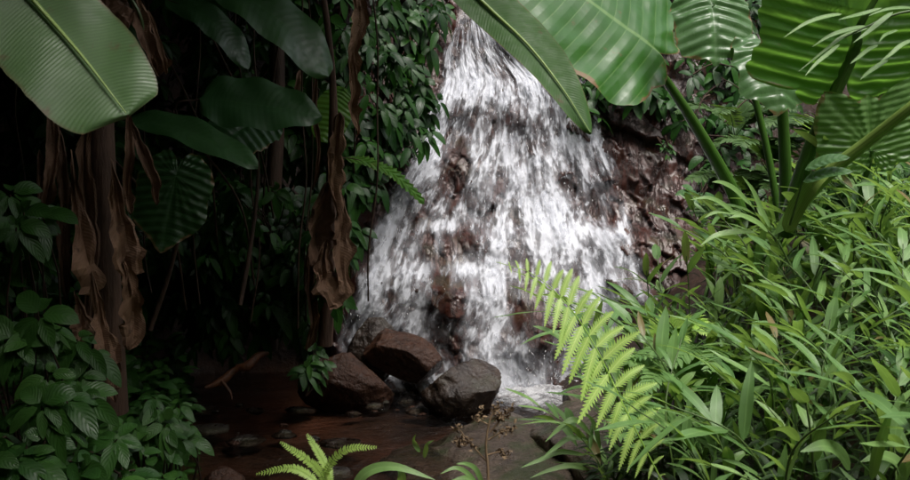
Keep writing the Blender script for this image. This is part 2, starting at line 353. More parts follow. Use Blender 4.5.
def fallmat(name, seed, veil, thr, amax):
    m = NT(name); uv = m.uv()
    warp = m.noise(m.mapping(uv, (9, 5, 1), loc=(seed, 0, 0)), 1.0, 2)
    cb = m.n('ShaderNodeCombineXYZ'); sp = m.n('ShaderNodeSeparateXYZ'); m.set(sp.inputs[0], uv)
    m.set(cb.inputs[0], m.math('ADD', sp.outputs[0], m.math('MULTIPLY', warp, 0.05))); m.set(cb.inputs[1], m.math('ADD', sp.outputs[1], m.math('MULTIPLY', warp, 0.05)))
    q = cb.outputs[0]
    def nz(su, sv, k, det=2): return m.math('SUBTRACT', m.noise(m.mapping(q, (su, sv, 1), loc=(seed*k, k, 0)), 1.0, det, 0.5, 0.25), 0.5)
    d = m.attr('tint')
    stream = m.math('ADD', d, m.math('ADD', m.math('MULTIPLY', nz(20, 5.0, 1), 1.2), m.math('MULTIPLY', nz(24, 15, 2), 1.7)))
    bead = m.math('ADD', m.math('MULTIPLY', nz(50, 36, 3, 3), 2.2), m.math('MULTIPLY', nz(95, 64, 4), 0.9))
    a1 = m.math('MULTIPLY', m.mr(stream, 0.15, 1.0, 0, 1, True), veil)
    a2 = m.math('MULTIPLY', m.mr(m.math('ADD', stream, bead), thr, thr+0.72, 0, 1, True), amax)
    al = m.math('MULTIPLY', m.math('ADD', a1, a2, clamp=True), m.mr(d, 0.02, 0.2))
    df = m.bsdf((0.72, 0.74, 0.80), 0.5, m.bump(m.math('ADD', bead, stream), 0.3, 0.02), 0.3)
    tl = m.n('ShaderNodeBsdfTranslucent'); tl.inputs[0].default_value = (0.72, 0.74, 0.80, 1)
    ms = m.n('ShaderNodeMixShader'); ms.inputs[0].default_value = 0.3; m.set(ms.inputs[1], df); m.set(ms.inputs[2], tl.outputs[0])
    tp = m.n('ShaderNodeBsdfTransparent')
    m2 = m.n('ShaderNodeMixShader'); m.set(m2.inputs[0], al); m.set(m2.inputs[1], tp.outputs[0]); m.set(m2.inputs[2], ms.outputs[0])
    return m.done(m2.outputs[0])
M['fall'] = fallmat('falling_water', 1.3, 0.40, 0.53, 0.86)
M['fallout'] = fallmat('leaping_water', 5.1, 0.0, 0.93, 0.9)
m = NT('white_droplets')
M['drop'] = m.done(m.bsdf((0.8, 0.8, 0.82), 0.2, None, 0.5))
m = NT('foam'); o = m.obj()
n = m.math('ADD', m.math('MULTIPLY_ADD', m.noise(m.mapping(o, (11, 17, 11)), 1.0, 6, 0.65, 0.6), 2.4, -0.7), m.attr('tint'))
df = m.bsdf((0.6, 0.6, 0.62), 0.5, m.bump(n, 0.8, 0.03)); tp = m.n('ShaderNodeBsdfTransparent')
ms = m.n('ShaderNodeMixShader'); m.set(ms.inputs[0], m.mr(n, 0.45, 1.45, 0, 0.85, True)); m.set(ms.inputs[1], tp.outputs[0]); m.set(ms.inputs[2], df)
M['foam'] = m.done(ms.outputs[0])

# ------------------------------------------------------------------ ground, hill, stream
def ground_z(x, y):
    x = np.asarray(x, float); y = np.asarray(y, float)
    z = -0.085 + 0.05*fbm(x*1.7, y*1.7, 4, 3) + 0.02*fbm(x*7, y*7, 3, 9)
    yc = np.clip(y, 0, 8)
    e = 0.35+0.06*(yc-3)
    z = z + np.minimum(np.maximum(0, x-e)*0.55*(0.5+0.15*yc), 3.0)
    el = -0.75-0.27*(yc-3)
    z = z + np.minimum(np.maximum(0, el-x)*0.45, 3.0)
    z = z + 0.24*sstep(4.2, 3.0, y)
    hy = 6.95+0.25*np.sin(x*0.7)
    z = z + np.minimum(np.maximum(0, y-hy)*1.45, 11)*(1+0.08*fbm(x*0.6, y*0.6, 3, 21))
    return z
sx = np.sinh(np.linspace(-3.2, 3.2, 240)); gx = sx/abs(sx).max()*55
sy = np.sinh(np.linspace(-3.2, 3.2, 260)); gy = 5+sy/abs(sy).max()*55
GX, GY = np.meshgrid(gx, gy)
b = MB(); b.grid(np.stack([GX, GY, ground_z(GX, GY)], -1), np.stack([GX, GY], -1))
kind(b.build('ground', M['soil']), 'structure')

b = MB(); X, Y = np.meshgrid(np.linspace(-3.2, 1.6, 60), np.linspace(3.2, 7.2, 60))
b.grid(np.stack([X, Y, 0.006*fbm(X*5, Y*5, 3, 5)], -1), np.stack([X, Y], -1))
kind(b.build('stream_water', M['water']), 'structure')

# ------------------------------------------------------------------ cliff
LEDGES = [(2.02, 0.10), (1.02, 0.13), (0.72, 0.12)]
HUMPS = []   # filled from photo positions: (x, z, radius_x, radius_z, out)
def cliff_y(x, z, detail=True):
    x = np.asarray(x, float); z = np.asarray(z, float)
    y = 6.46+0.33*z
    wob = 0.16*fbm(x*1.6, z*0.3, 3, 31)
    for zl, a in LEDGES: y = y + a*(1/(1+np.exp(-(z-zl-wob)/0.035))-0.5)
    y = y + 0.22*((x-0.2)/1.0)**2*(x < 0.2) + 0.07*((x-0.2)/1.0)**2*(x > 0.2)
    y = y + 1.3*sstep(-0.80, -1.7, x) + 0.10*sstep(0.75, 1.0, x)*0 - 0.12*sstep(0.95, 1.25, x)
    for hx, hz, rx, rz, o in HUMPS: y = y - o*np.exp(-((x-hx)/rx)**2-((z-hz)/rz)**2)
    if detail:
        y = y - 0.10*fbm(x*1.9, z*1.8, 3, 41)
        rt = sstep(0.6, 1.0, x)
        if detail == 'low': return y - 0.05*(ridged(x*2.0, z*1.8, 2, 51)-0.5) + 2.0*np.maximum(0, z-3.6)
        y = y - (0.22+0.7*rt)*facets(x, z, 0.20, 101, 0.045, 0.35) - 0.9*facets(x, z, 0.075, 131, 0.013, 0.30, 0.85, 2.2, 0.35) - 0.05*(ridged(x*2.0, z*1.8, 2, 51)-0.5) - 0.004*fbm(x*18, z*18, 3, 61)
    y = y + 2.0*np.maximum(0, z-3.6)
    return y
def on_cliff(u, v, off=0.0):
    Y = 6.8
    for _ in range(12):
        p = P(u, v, Y); Y = 0.5*Y+0.5*float(cliff_y(p[0], p[2], False))
    p = P(u, v, Y-off); return p
for (u, v, ru, rv, o) in [(452, 298, 22, 34, 0.20), (532, 322, 22, 36, 0.16), (468, 165, 30, 22, 0.08), (610, 250, 18, 40, 0.06), (520, 120, 20, 14, 0.07), (478, 243, 18, 14, 0.08)]:
    p = on_cliff(u, v); k = px(p[1]); HUMPS.append((p[0], p[2], ru*k, rv*k, o))
xs = np.linspace(-2.4, 3.0, 480); zs = np.linspace(-0.35, 4.4, 400)
X, Z = np.meshgrid(xs, zs)
b = MB(); b.grid(np.stack([X, cliff_y(X, Z), Z], -1), np.stack([X, Z], -1))
kind(b.build('cliff', M['cliff']), 'structure')

# ------------------------------------------------------------------ waterfall
EDGE = [(-25, 492, 530), (0, 478, 520), (20, 452, 512), (50, 441, 545), (80, 436, 588), (100, 428, 602), (150, 406, 616), (200, 378, 634), (250, 360, 652),
        (300, 346, 664), (340, 326, 662), (372, 335, 655), (398, 352, 645), (412, 352, 640)]
ez, exl, exr = [], [], []
for v, ul, ur in EDGE:
    a, c = on_cliff(ul, v), on_cliff(ur, v); ez.append((a[2]+c[2])/2); exl.append(a[0]); exr.append(c[0])
ez, exl, exr = map(np.array, (ez[::-1], exl[::-1], exr[::-1]))
HOLES = [(462, 112, 16, 10, .7), (520, 118, 18, 12, .55), (455, 165, 12, 34, .75), (472, 180, 20, 25, .45), (532, 150, 10, 26, .4), (500, 185, 9, 22, .35), (512, 262, 9, 25, .25),
         (430, 240, 14, 34, .75), (475, 246, 20, 14, .6), (452, 300, 20, 32, .85), (447, 345, 26, 22, .5), (532, 330, 22, 34, .75), (565, 178, 16, 16, .4),
         (610, 190, 22, 40, .5), (600, 250, 16, 26, .35), (575, 275, 8, 16, .3), (480, 120, 12, 26, .35), (545, 120, 12, 20, .35), (588, 120, 12, 20, .5), (395, 300, 12, 22, .5),
         (570, 310, 12, 30, .35), (625, 290, 14, 30, .3), (410, 215, 10, 20, .3), (455, 40, 12, 20, .5), (395, 250, 8, 24, .3)]
RICH = [(600, 275, 40, 40, .25), (380, 240, 16, 60, .25), (590, 155, 25, 30, .2), (470, 85, 40, 22, .45), (530, 80, 22, 20, .3), (440, 225, 22, 7, .6), (600, 232, 40, 8, .35), (490, 300, 15, 50, .4), (430, 130, 14, 40, .4), (450, 268, 40, 8, .5),
        (395, 190, 14, 22, .35), (375, 270, 14, 40, .3), (545, 210, 20, 20, .3), (500, 30, 16, 20, .4), (510, 370, 20, 25, .4), (560, 235, 20, 20, .2), (600, 130, 8, 30, .3)]
HW = [(*[on_cliff(u, v)[i] for i in (0, 2)], ru*px(6.8), rv*px(6.8), a) for u, v, ru, rv, a in HOLES]
RW = [(*[on_cliff(u, v)[i] for i in (0, 2)], ru*px(6.8), rv*px(6.8), a) for u, v, ru, rv, a in RICH]
def density(x, z, a):
    d = 0.74+0.0*x
    for hx, hz, rx, rz, q in HW: d = d-q*0.6*np.exp(-((x-hx)/rx)**2-((z-hz)/rz)**2)
    for hx, hz, rx, rz, q in RW: d = d+q*np.exp(-((x-hx)/rx)**2-((z-hz)/rz)**2)
    d = d+0.30*fbm(x*4, z*2.2, 3, 77)
    ew = 0.06+0.05*vnoise(z*6, x*0+3, 5)
    edge = np.minimum(sstep(0.0, 1, a/ew), sstep(0.0, 1, (1-a)/ew))
    return np.clip(d, 0.05, 1.3)*edge
fall = thing('waterfall', 'white foaming waterfall tumbling over wet brown rock into the stream', 'waterfall', (0.3, 6.4, 0))
def sheet(name, off, mat, nx, nz, lump, seed, bias):
    A, Zz = np.meshgrid(np.linspace(0, 1, nx), np.linspace(ez.max(), -0.02, nz))
    L = np.interp(Zz, ez, exl); R = np.interp(Zz, ez, exr); Xx = L+(R-L)*A
    # water keeps its speed: smooth the rock profile before following it
    y0 = cliff_y(Xx, Zz, 'low')
    k = 9; pad = np.pad(y0, ((k, k), (0, 0)), 'edge'); ys = np.mean([pad[i:i+len(y0)] for i in range(2*k+1)], 0)
    ylow = np.minimum(y0, ys)
    lmp = lump*(fbm(A*26, Zz*5, 4, seed)+0.5*fbm(A*60, Zz*14, 3, seed+5))
    Yy = ylow-off-lmp
    D = density(Xx, Zz, A)+bias
    bb = MB(); bb.grid(local(fall, np.stack([Xx, Yy, Zz], -1)), np.stack([A, (ez.max()-Zz)/ez.max()], -1), np.clip(D, 0, 2))
    return bb.build(name, mat, fall)
sheet('water_film', 0.042, M['fall'], 230, 330, 0.018, 5, 0.0)
sheet('leaping_water', 0.075, M['fallout'], 200, 300, 0.04, 15, 0.05)
# flung droplets, denser under the ledges
b = MB(); rg = np.random.default_rng(4)
for k in range(1500):
    a = rg.uniform(0.02, 0.98); z = rg.uniform(0.02, ez.max()); l = np.interp(z, ez, exl); r = np.interp(z, ez, exr); x = l+(r-l)*a
    d = float(density(np.array(x), np.array(z), np.array(a)))
    if d < rg.uniform(0.2, 0.9): continue
    y = float(cliff_y(x, z))-rg.uniform(0.03, 0.16); s = rg.uniform(0.0015, 0.004); ln = rg.uniform(0.004, 0.028)
    p = local(fall, [V3(x, y, z), V3(x+rg.normal()*0.003, y-0.001, z-ln)])
    b.tube([p[0], (p[0]+p[1])/2, p[1]], [0.0003, s, 0.0003], 4, 2)
for k in range(170):
    q = rg.normal(size=3); x, y, z = P(545, 395, 6.2)[0]+q[0]*0.30, 6.1+q[1]*0.14, 0.05+abs(q[2])*0.10
    s = rg.uniform(0.001, 0.003); p = local(fall, V3(x, y, z)); d_ = rg.normal(size=3)*0.006
    b.tube([p-d_, p, p+d_], [0.0004, s, 0.0004], 5, 2)
b.build('droplets', M['drop'], fall)
def foam(name, cx, cy, rx, ry, seed, hgt, strength=0.6):
    Rr, Th = np.meshgrid(np.linspace(0, 1, 70), np.linspace(0, 2*math.pi, 130, endpoint=False), indexing='ij')
    X, Y = cx+Rr*np.cos(Th)*rx, cy+Rr*np.sin(Th)*ry
    Z = 0.012+hgt*(1-Rr**2)*(0.4+0.6*vnoise(X*14, Y*14, seed))+0.05*fbm(X*11, Y*11, 4, seed, 0.65)*(1-Rr*0.8)
    bb = MB(); bb.grid(local(fall, np.stack([X, Y, Z], -1)), np.stack([X, Y], -1), strength*(1-Rr**1.5)+0.1-0.9*sstep(0.55, 1, Rr), close=True); return bb.build(name, M['foam'], fall)
p = P(545, 395, 6.2); foam('foam', p[0]+0.02, 6.02, 0.52, 0.48, 3, 0.05, 0.60)
p = P(355, 335, 6.6); 
foam('foam', p[0], 6.45, 0.32, 0.30, 8, 0.26, 0.55)
foam('foam', P(560, 400, 6.0)[0], 5.95, 0.5, 0.5, 19, 0.02, 0.30)
foam('foam', P(460, 395, 6.2)[0], 6.3, 0.40, 0.25, 9, 0.12, 0.55)
foam('foam', P(415, 380, 6.3)[0], 6.35, 0.30, 0.22, 29, 0.10, 0.4)

# ------------------------------------------------------------------ boulders
def ico(n=4):
    me = bpy.data.meshes.new('tmp'); import bmesh
    bm = bmesh.new(); bmesh.ops.create_icosphere(bm, subdivisions=n, radius=1)
    v = np.array([q.co[:] for q in bm.verts]); f = [[q.index for q in t.verts] for t in bm.faces]; bm.free(); bpy.data.meshes.remove(me)
    return v, np.array(f)
ICO5 = ico(5); ICO3 = ico(3)
def boulder(name, label, cat, c, half, seed, mat, cuts=9, rough=0.09, rot=0.0, group=None, base=ICO5):
    rg = np.random.default_rng(seed); v, f = base; v = v.copy()
    for k in range(cuts):
        n = nrm(rg.normal(size=3)); d = rg.uniform(0.58, 0.88); dd = v@n; m_ = dd > d
        v[m_] -= np.outer((dd[m_]-d)*0.92, n)
    n0 = fbm(v[:, 0]*1.8+v[:, 2]*0.7+seed, v[:, 1]*1.8+v[:, 2]*1.3, 4, seed); n1 = fbm(v[:, 0]*7+v[:, 2]*4, v[:, 1]*7-v[:, 2]*5, 4, seed+3)
    v = v*(1+rough*1.6*n0+rough*0.6*n1)[:, None]
    v = v/np.array([np.abs(v[:, i]).max() for i in range(3)])*np.asarray(half)
    cr, sr = math.cos(rot), math.sin(rot); v = v@np.array([[cr, 0, sr], [0, 1, 0], [-sr, 0, cr]]).T
    bb = MB(); bb.add(v, f, v[:, :2]); o = bb.build(name, mat); o.location = [float(q) for q in c]
    return tag(o, label, cat, group)
def bbox_boulder(label, u0, u1, v0, v1, Y, seed, mat, dep=0.8, rot=0.0, cuts=9, rough=0.06, name='boulder', sink=0.0):
    c = P((u0+u1)/2, (v0+v1)/2, Y); k = px(Y); hx, hz = (u1-u0)/2*k, (v1-v0)/2*k
    return boulder(name, label, 'boulder', c-V3(0, 0, sink/2), (hx, hx*dep, hz+sink/2), seed, mat, cuts, rough, rot)
bbox_boulder('black wet boulder with water splashing behind it, behind the brown sloping boulder', 344, 398, 311, 358, 6.22, 11, M['rockdark'], 0.7, sink=0.2)
bbox_boulder('reddish-brown sloping boulder lying against the black boulder by the fall', 364, 448, 332, 377, 6.08, 27, M['rockbrown'], 0.8, 0.38, 7, 0.06, sink=0.02)
bbox_boulder('dark rust-brown broad boulder below the hanging dead leaves beside the stream', 296, 396, 350, 404, 6.0, 31, M['rockbrown'], 0.6, 0.16, 7, 0.06, sink=0.10)
bbox_boulder('dark pitted round boulder standing in the water before the foot of the fall', 420, 510, 357, 407, 5.85, 44, M['rockdark'], 0.85, 0.04, 8, 0.08, sink=0.10)
bbox_boulder('grey-brown rock jutting out from under the ferns beside the foam', 552, 620, 388, 440, 5.45, 52, M['slab'], 0.9, -0.15, 9, sink=0.1)
bbox_boulder('small brown stone at the bottom edge below the shaded stream', 204, 246, 466, 496, 4.35, 61, M['rockbrown'], 0.9, 0.1, 8, name='stone')
SB = [(372, 425, 405, 'a'), ]
c = P(495, 452, 5.1)
boulder('rock_slab', 'flat wet grey-brown rock slab between the stream and the ferns', 'rock', (c[0]+0.06, 5.0, -0.06), (0.66, 0.95, 0.16), 71, M['slab'], 4, 0.16)
c = P(640, 450, 4.8)
boulder('rock_slab', 'low wet rock ledge running under the grass beside the flat slab', 'rock', (c[0], 4.9, 0.0), (0.6, 0.9, 0.22), 77, M['slab'], 5, 0.07)
g = 'flat wet stones in the shaded stream'
for (u, v, w_, h_, sd) in [(208, 428, 26, 6, 1), (246, 438, 22, 6, 2), (200, 408, 20, 5, 3), (300, 408, 16, 5, 4), (255, 408, 10, 4, 5), (340, 440, 22, 5, 6), (420, 408, 16, 6, 7), (405, 400, 10, 5, 8), (392, 392, 9, 5, 9), (372, 404, 12, 5, 10), (412, 385, 9, 5, 12),
                           (160, 420, 22, 7, 13), (285, 432, 14, 4, 14), (355, 412, 10, 4, 15), (330, 470, 26, 6, 16)]:
    ang = math.atan((v-240)/FPX)-PITCH; Yg = 1.5/math.tan(ang); c = P(u, v, Yg); k = px(Yg)
    boulder('stone', 'flat wet grey stone lying in the dark shallow stream', 'stone', (c[0], Yg, -0.015), (w_*k, w_*k*0.8, h_*k*0.9), 200+sd, M['rockgrey'] if sd % 3 else M['rockdark'], 6, 0.08, 0, g, ICO3)

g = 'small wet rubble at the foot of the fall'
for k in range(34):
    u, v = RN.uniform(372, 432), RN.uniform(372, 408)
    if k > 22: u, v = RN.uniform(180, 330), RN.uniform(392, 440)
    Yg = 1.45/math.tan(math.atan((v-240)/FPX)-PITCH); c = P(u, v, Yg); q = RN.uniform(0.010, 0.028)
    boulder('pebble', 'small dark wet pebble in the rubble along the stream', 'pebble', (c[0], Yg, min(c[2], 0.03)-0.03), (q*1.3, q, q*0.6), 300+k, M[('rockdark', 'rockbrown', 'rockgrey')[k % 3]], 5, 0.08, 0, g, ICO3)

# rotten root glowing orange-brown at the left bank
t = thing('fallen_log', 'orange-brown rotting log end on the shaded left bank', 'log', P(250, 365, 5.4))
b = MB(); b.tube(local(t, [P(205, 388, 5.5), P(222, 381, 5.55), P(236, 369, 5.6), P(248, 366, 5.6), P(258, 356, 5.65), P(268, 353, 5.7)]), [0.012, 0.026, 0.019, 0.030, 0.022, 0.010], 12, 24, 0.5); b.build('trunk', M['log'], t)
b = MB(); b.tube(local(t, [P(222, 381, 5.52), P(230, 392, 5.5), P(232, 400, 5.45)]), [0.012, 0.009, 0.004], 8, 8); b.build('root', M['log'], t)

# ------------------------------------------------------------------ leaf makers
def heart(b, J, tip, up, L, W, quilt=0.012, nv=7, curl=0.12, droop=0.15, lobes=0.42, rim=0.0, seed=0, tint=0.5, nr=26, nth=140, sinus=0.08, cup=0.0, pleat=0.0):
    Yd = nrm(np.asarray(tip, float)); Zd = nrm(np.asarray(up, float)-Yd*(np.asarray(up, float)@Yd)); Xd = np.cross(Yd, Zd)
    th = np.linspace(-math.pi, math.pi, nth, endpoint=False); a = np.abs(th)/math.pi
    R = np.interp(a, [0, 0.06, 0.18, 0.32, 0.45, 0.58, 0.70, 0.80, 0.88, 0.94, 0.98, 1.0],
                  [1.0, 0.90, 0.70*W/0.42*0.9+0.08, W*1.22, W*1.08, W*1.02, lobes*1.15, lobes*1.16, lobes*1.02, lobes*0.7, sinus*1.5, sinus])*L
    R = R*(1+0.02*np.sin(th*9+seed)+0.035*fbm(th*4+20, th*0+seed, 4, seed))
    r = np.linspace(0, 1, nr)**0.8
    X = (r[:, None]*R[None]*np.sin(th)[None]); Y = (r[:, None]*R[None]*np.cos(th)[None])
    c = (Y/L*nv-0.9*np.abs(X/L/W*0.5*2)**1.25)
    q = quilt*np.sin(math.pi*c)**2*np.minimum(1, np.abs(X)/(0.08*L))
    rr = np.hypot(X, Y)/L
    Z = q-curl*L*(np.abs(X)/L)**2*2-droop*L*(np.maximum(0, Y)/L)**2-0.6*droop*L*(np.maximum(0, -Y)/L)**2*3+cup*L*np.abs(X)/L
    Z = Z+rim*L*r[:, None]**3*np.sin(th[None]*11+seed)*0.5+0.02*L*fbm(X/L*4+seed, Y/L*4, 3, seed)
    if pleat: Z = Z+pleat*L*r[:, None]*np.sin(th[None]*26)
    Vv = np.asarray(J)+X[..., None]*Xd+Y[..., None]*Yd+Z[..., None]*Zd
    U = np.stack([X/(2*W*L)+0.5, Y/L], -1)
    rr_ = r[:, None]; tn = np.clip(tint+0.10*fbm(X/L*5+seed, Y/L*5, 3, seed+4), 0, 1)
    tn = np.maximum(tn, 1.6*sstep(0.93, 1.0, rr_+0.10*fbm(X/L*7, Y/L*7+seed, 3, seed+9)))
    b.grid(Vv, U, tn, close=True)
def ovate(b, base, d, up, L, hw, tint, droop=0.25, fold=0.25, nseg=7, nac=4, prof=(0.55, 0.75)):
    d = nrm(d); pts = [base, base+d*L*0.5+V3(0, 0, -droop*L*0.2), base+d*L*0.98+V3(0, 0, -droop*L*0.75)]
    b.ribbon(pts, hw, up, prof, nseg, nac, fold, 0.05, tint=tint)
CAMV = V3(0, -1, 0.12)

def shrub(name, label, cat, c, ext, nodes, L, seed, mat, group=None, per=(4, 6), face=V3(0.15, -0.8, 0.55), stem_from=None, tint=(0.1, 0.9), leafdroop=0.5, hwr=0.27):
    """clump: twigs run out to nodes, every node holds a whorl of leaves"""
    rg = np.random.default_rng(seed); t = thing(name, label, cat, c, group)
    fb, sb = MB(), MB(); face = nrm(face)
    root = np.zeros(3) if stem_from is None else np.asarray(stem_from, float)-np.asarray(c, float)
    for k in range(nodes):
        while True:
            q = rg.uniform(-1, 1, 3)
            if q@q < 1: break
        p = q*np.asarray(ext); mid = (root+p)/2+rg.normal(size=3)*0.04+V3(0, 0.02, 0.05)
        sb.tube([root, mid, p], [0.006, 0.004, 0.0025], 5, 6)
        n = rg.integers(*per, endpoint=True); a0 = rg.uniform(0, 6.28)
        fa = nrm(face+rg.normal(size=3)*0.35); e1 = nrm(np.cross(fa, V3(0.3, 0.2, 1))); e2 = np.cross(fa, e1)
        tn = rg.uniform(*tint)
        for j in range(n):
            an = a0+j*2*math.pi/n+rg.normal()*0.25; d = e1*math.cos(an)+e2*math.sin(an)+fa*rg.uniform(0.05, 0.4)+V3(0, 0, -0.35)
            l = L*rg.uniform(0.5, 1.3)
            ovate(fb, p+nrm(d)*0.012, d, fa+V3(0, 0, 0.3), l, l*hwr*rg.uniform(0.85, 1.15), float(np.clip(tn+rg.normal()*0.12, 0, 1)), leafdroop*rg.uniform(0.5, 1.5), 0.22)
    sb.build('stem', M['twig'], t); fb.build('foliage', mat, t)
    return t

# ------------------------------------------------------------------ right: giant taro plants
taro = thing('giant_taro', 'giant taro with broad dark green leaf overhanging the top of the waterfall', 'taro plant', P(728, 185, 5.0))
J = P(639, 39, 4.35)
b = MB(); heart(b, local(taro, J), P(560, -20, 4.28)-J, V3(0.05, -0.74, 0.66), 0.95, 0.40, 0.0022, 13, 0.06, 0.03, 0.22, 0.02, 3, 0.45); b.build('leaf', M['taro'], taro)
b = MB(); b.tube(local(taro, [J+V3(0, 0.01, -0.01), P(650, 58, 4.42), P(676, 95, 4.55), P(703, 138, 4.75), P(730, 186, 4.95), P(742, 215, 5.0)]), [0.011, 0.016, 0.022, 0.028, 0.034, 0.036], 10, 24); b.build('stalk', M['stalk'], taro)

taro = thing('giant_taro', 'giant taro with backlit yellow-green ribbed leaf and thick dark stalk', 'taro plant', P(790, 225, 4.2))
J = P(852, 52, 3.75)
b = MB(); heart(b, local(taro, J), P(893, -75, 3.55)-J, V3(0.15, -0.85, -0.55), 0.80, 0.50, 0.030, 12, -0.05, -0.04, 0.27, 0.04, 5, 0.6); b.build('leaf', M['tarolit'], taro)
b = MB(); b.tube(local(taro, [P(878, -5, 3.5), P(858, 30, 3.56), J+V3(0, -0.02, 0), P(818, 130, 3.85), P(800, 180, 4.0), P(786, 232, 4.2)]), [0.010, 0.014, 0.022, 0.028, 0.034, 0.04], 10, 26); b.build('stalk', M['stalk'], taro)

taro = thing('giant_taro', 'giant taro on a straight green stalk with glossy crinkled pale leaf edges', 'taro plant', P(785, 220, 4.3))
J = P(770, 52, 4.05)
b = MB(); heart(b, local(taro, J), P(790, 115, 3.85)-J, V3(0.1, -0.55, 0.6), 0.27, 0.55, 0.007, 6, 0.12, 0.3, 0.5, 0.10, 9, 0.6); b.build('leaf', M['tarogloss'], taro)
J2 = P(712, 5, 4.15)
b = MB(); heart(b, local(taro, J2), P(722, 70, 4.0)-J2, V3(0.0, -0.7, 0.6), 0.26, 0.60, 0.010, 6, 0.15, 0.25, 0.5, 0.05, 12, 0.8); b.build('leaf', M['tarogloss'], taro)
b = MB(); b.tube(local(taro, [P(779, 62, 4.12), P(782, 105, 4.15), P(785, 160, 4.2), P(786, 222, 4.3)]), [0.018, 0.022, 0.026, 0.03], 10, 18); b.build('stalk', M['stalk'], taro)
b = MB(); b.tube(local(taro, [J2, P(740, 50, 4.3), P(765, 140, 4.35), P(780, 222, 4.35)]), [0.01, 0.014, 0.016, 0.018], 8, 18); b.build('stalk', M['stalk'], taro)

taro = thing('giant_taro', 'taro with fan-pleated pale green leaf behind the thick pale stalk', 'taro plant', P(850, 215, 4.0))
J = P(872, 150, 3.75)
b = MB(); heart(b, local(taro, J), P(868, 85, 3.7)-J, V3(-0.25, -0.9, 0.25), 0.22, 0.85, 0.006, 9, 0.05, 0.05, 0.42, 0.05, 17, 0.85, nth=240, pleat=0.014); b.build('leaf', M['fanleaf'], taro)
b = MB(); b.tube(local(taro, [J, P(862, 190, 3.85), P(850, 225, 4.0)]), [0.01, 0.013, 0.016], 8, 12); b.build('stalk', M['stalk'], taro)

t = thing('leaf_stalk', 'thick pale yellow-green stalk slanting down into the grass', 'plant stalk', P(795, 215, 3.4))
b = MB(); b.tube(local(t, [P(930, 92, 3.05), P(905, 112, 3.1), P(870, 140, 3.2), P(830, 172, 3.3), P(800, 205, 3.4), P(788, 230, 3.45)]), [0.017, 0.018, 0.02, 0.024, 0.026, 0.02], 12, 24, 0.7); b.build('stem', M['palestalk'], t)
b = MB(); b.ribbon(local(t, [P(786, 232, 3.38), P(798, 206, 3.34), P(815, 183, 3.27), P(836, 166, 3.24)]), 0.034, V3(-0.3, -1, 0.3), (0.3, 0.6), 14, 6, 0.5, tint=0.3); b.build('sheath', M['palestalk'], t)

t = thing('broadleaf_sapling', 'sprig with two grey-green oval leaves beside the pale stalk', 'plant', P(812, 190, 3.1))
b = MB()
for a, c_, w_ in (((805, 170), (850, 158), 0.026), ((803, 182), (853, 172), 0.026)):
    p0, p1 = P(*a, 3.05), P(*c_, 2.98); b.ribbon(local(t, [p0, (p0+p1)/2+V3(0, 0, 0.012), p1]), w_, V3(-0.1, -0.6, 0.8), (0.5, 0.6), 12, 6, 0.15, 0.1, tint=0.7)
b.build('foliage', M['tarogloss'], t)
b = MB(); b.tube(local(t, [P(790, 225, 3.15), P(800, 190, 3.08), P(805, 172, 3.05)]), [0.004, 0.003, 0.002], 6, 8); b.build('stem', M['culm'], t)

# ------------------------------------------------------------------ banana leaves
ban = thing('banana_plant', 'banana plant with brown shaggy trunk and one pale leaf hanging across the corner', 'banana plant', P(105, 400, 3.7))
b = MB(); b.ribbon(local(ban, [P(-40, -90, 2.15), P(-5, -45, 2.15), P(35, 2, 2.15), P(82, 56, 2.12), P(128, 116, 2.08)]), 0.150, V3(0.12, -0.85, 0.55), (0.22, 0.16), 64, 12, 0.08, 0.04, tint=0.7, edge=0.05, ripple=0.0002, rip_f=48, wave=0.04, wfreq=3, seed=2, asym=(0.78, 1.0)); b.build('leaf', M['banana'], ban)
b = MB(); b.tube(local(ban, [P(-42, -92, 2.13), P(-5, -45, 2.13), P(35, 2, 2.13), P(82, 56, 2.10), P(126, 113, 2.065)]), [0.008, 0.007, 0.005, 0.0035, 0.001], 8, 24, 0.6); b.build('midrib', M['palestalk'], ban)
b = MB(); b.ribbon(local(ban, [P(30, -25, 2.6), P(52, 0, 2.6), P(82, 28, 2.6)]), 0.05, V3(0.1, -0.9, 0.3), (0.3, 0.5), 20, 6, 0.3, tint=0.6, edge=0.3, seed=5); b.build('withered_leaf', M['yellow'], ban)
b = MB(); b.tube(local(ban, [P(100, 80, 3.75), P(104, 200, 3.7), P(107, 300, 3.7), P(110, 412, 3.72)]), [0.045, 0.048, 0.055, 0.07], 18, 30, 0.5); b.build('trunk', M['bark'], ban)
def flap(parent, pts, Y, hw, seed, tint=0.5, fold=0.7, prof=(0.4, 0.35), up=V3(0.2, -1, 0.1), twist=0.6, name='dead_leaf', mat='dead', edge=0.55, wave=0.15):
    bb = MB(); bb.ribbon(local(parent, [P(u, v, Y+(0.03*math.sin(seed+i*1.7))) for i, (u, v) in enumerate(pts)]), hw, up, prof, 22, 8, fold, 0.1, wave=wave, wfreq=3.2, wslope=0.6, tint=tint, twist=twist, edge=edge, seed=seed, crumple=hw*0.55)
    return bb.build(name, M[mat], parent, smooth=False)
flap(ban, [(72, 150), (76, 200), (86, 250), (92, 296)], 3.5, 0.065, 1, 0.9, 0.5, (1.3, 0.12))
flap(ban, [(52, 110), (54, 150), (50, 180), (46, 205)], 3.5, 0.035, 2, 0.6, 0.8)
flap(ban, [(112, 160), (118, 205), (124, 245), (126, 278)], 3.5, 0.06, 3, 0.75, 0.6, (0.9, 0.2))
flap(ban, [(124, 260), (131, 290), (132, 320), (128, 350)], 3.52, 0.05, 4, 0.7, 0.6, (0.6, 0.3))
flap(ban, [(74, 290), (80, 310), (82, 330), (78, 345)], 3.48, 0.045, 5, 0.75, 0.5, (0.9, 0.2))
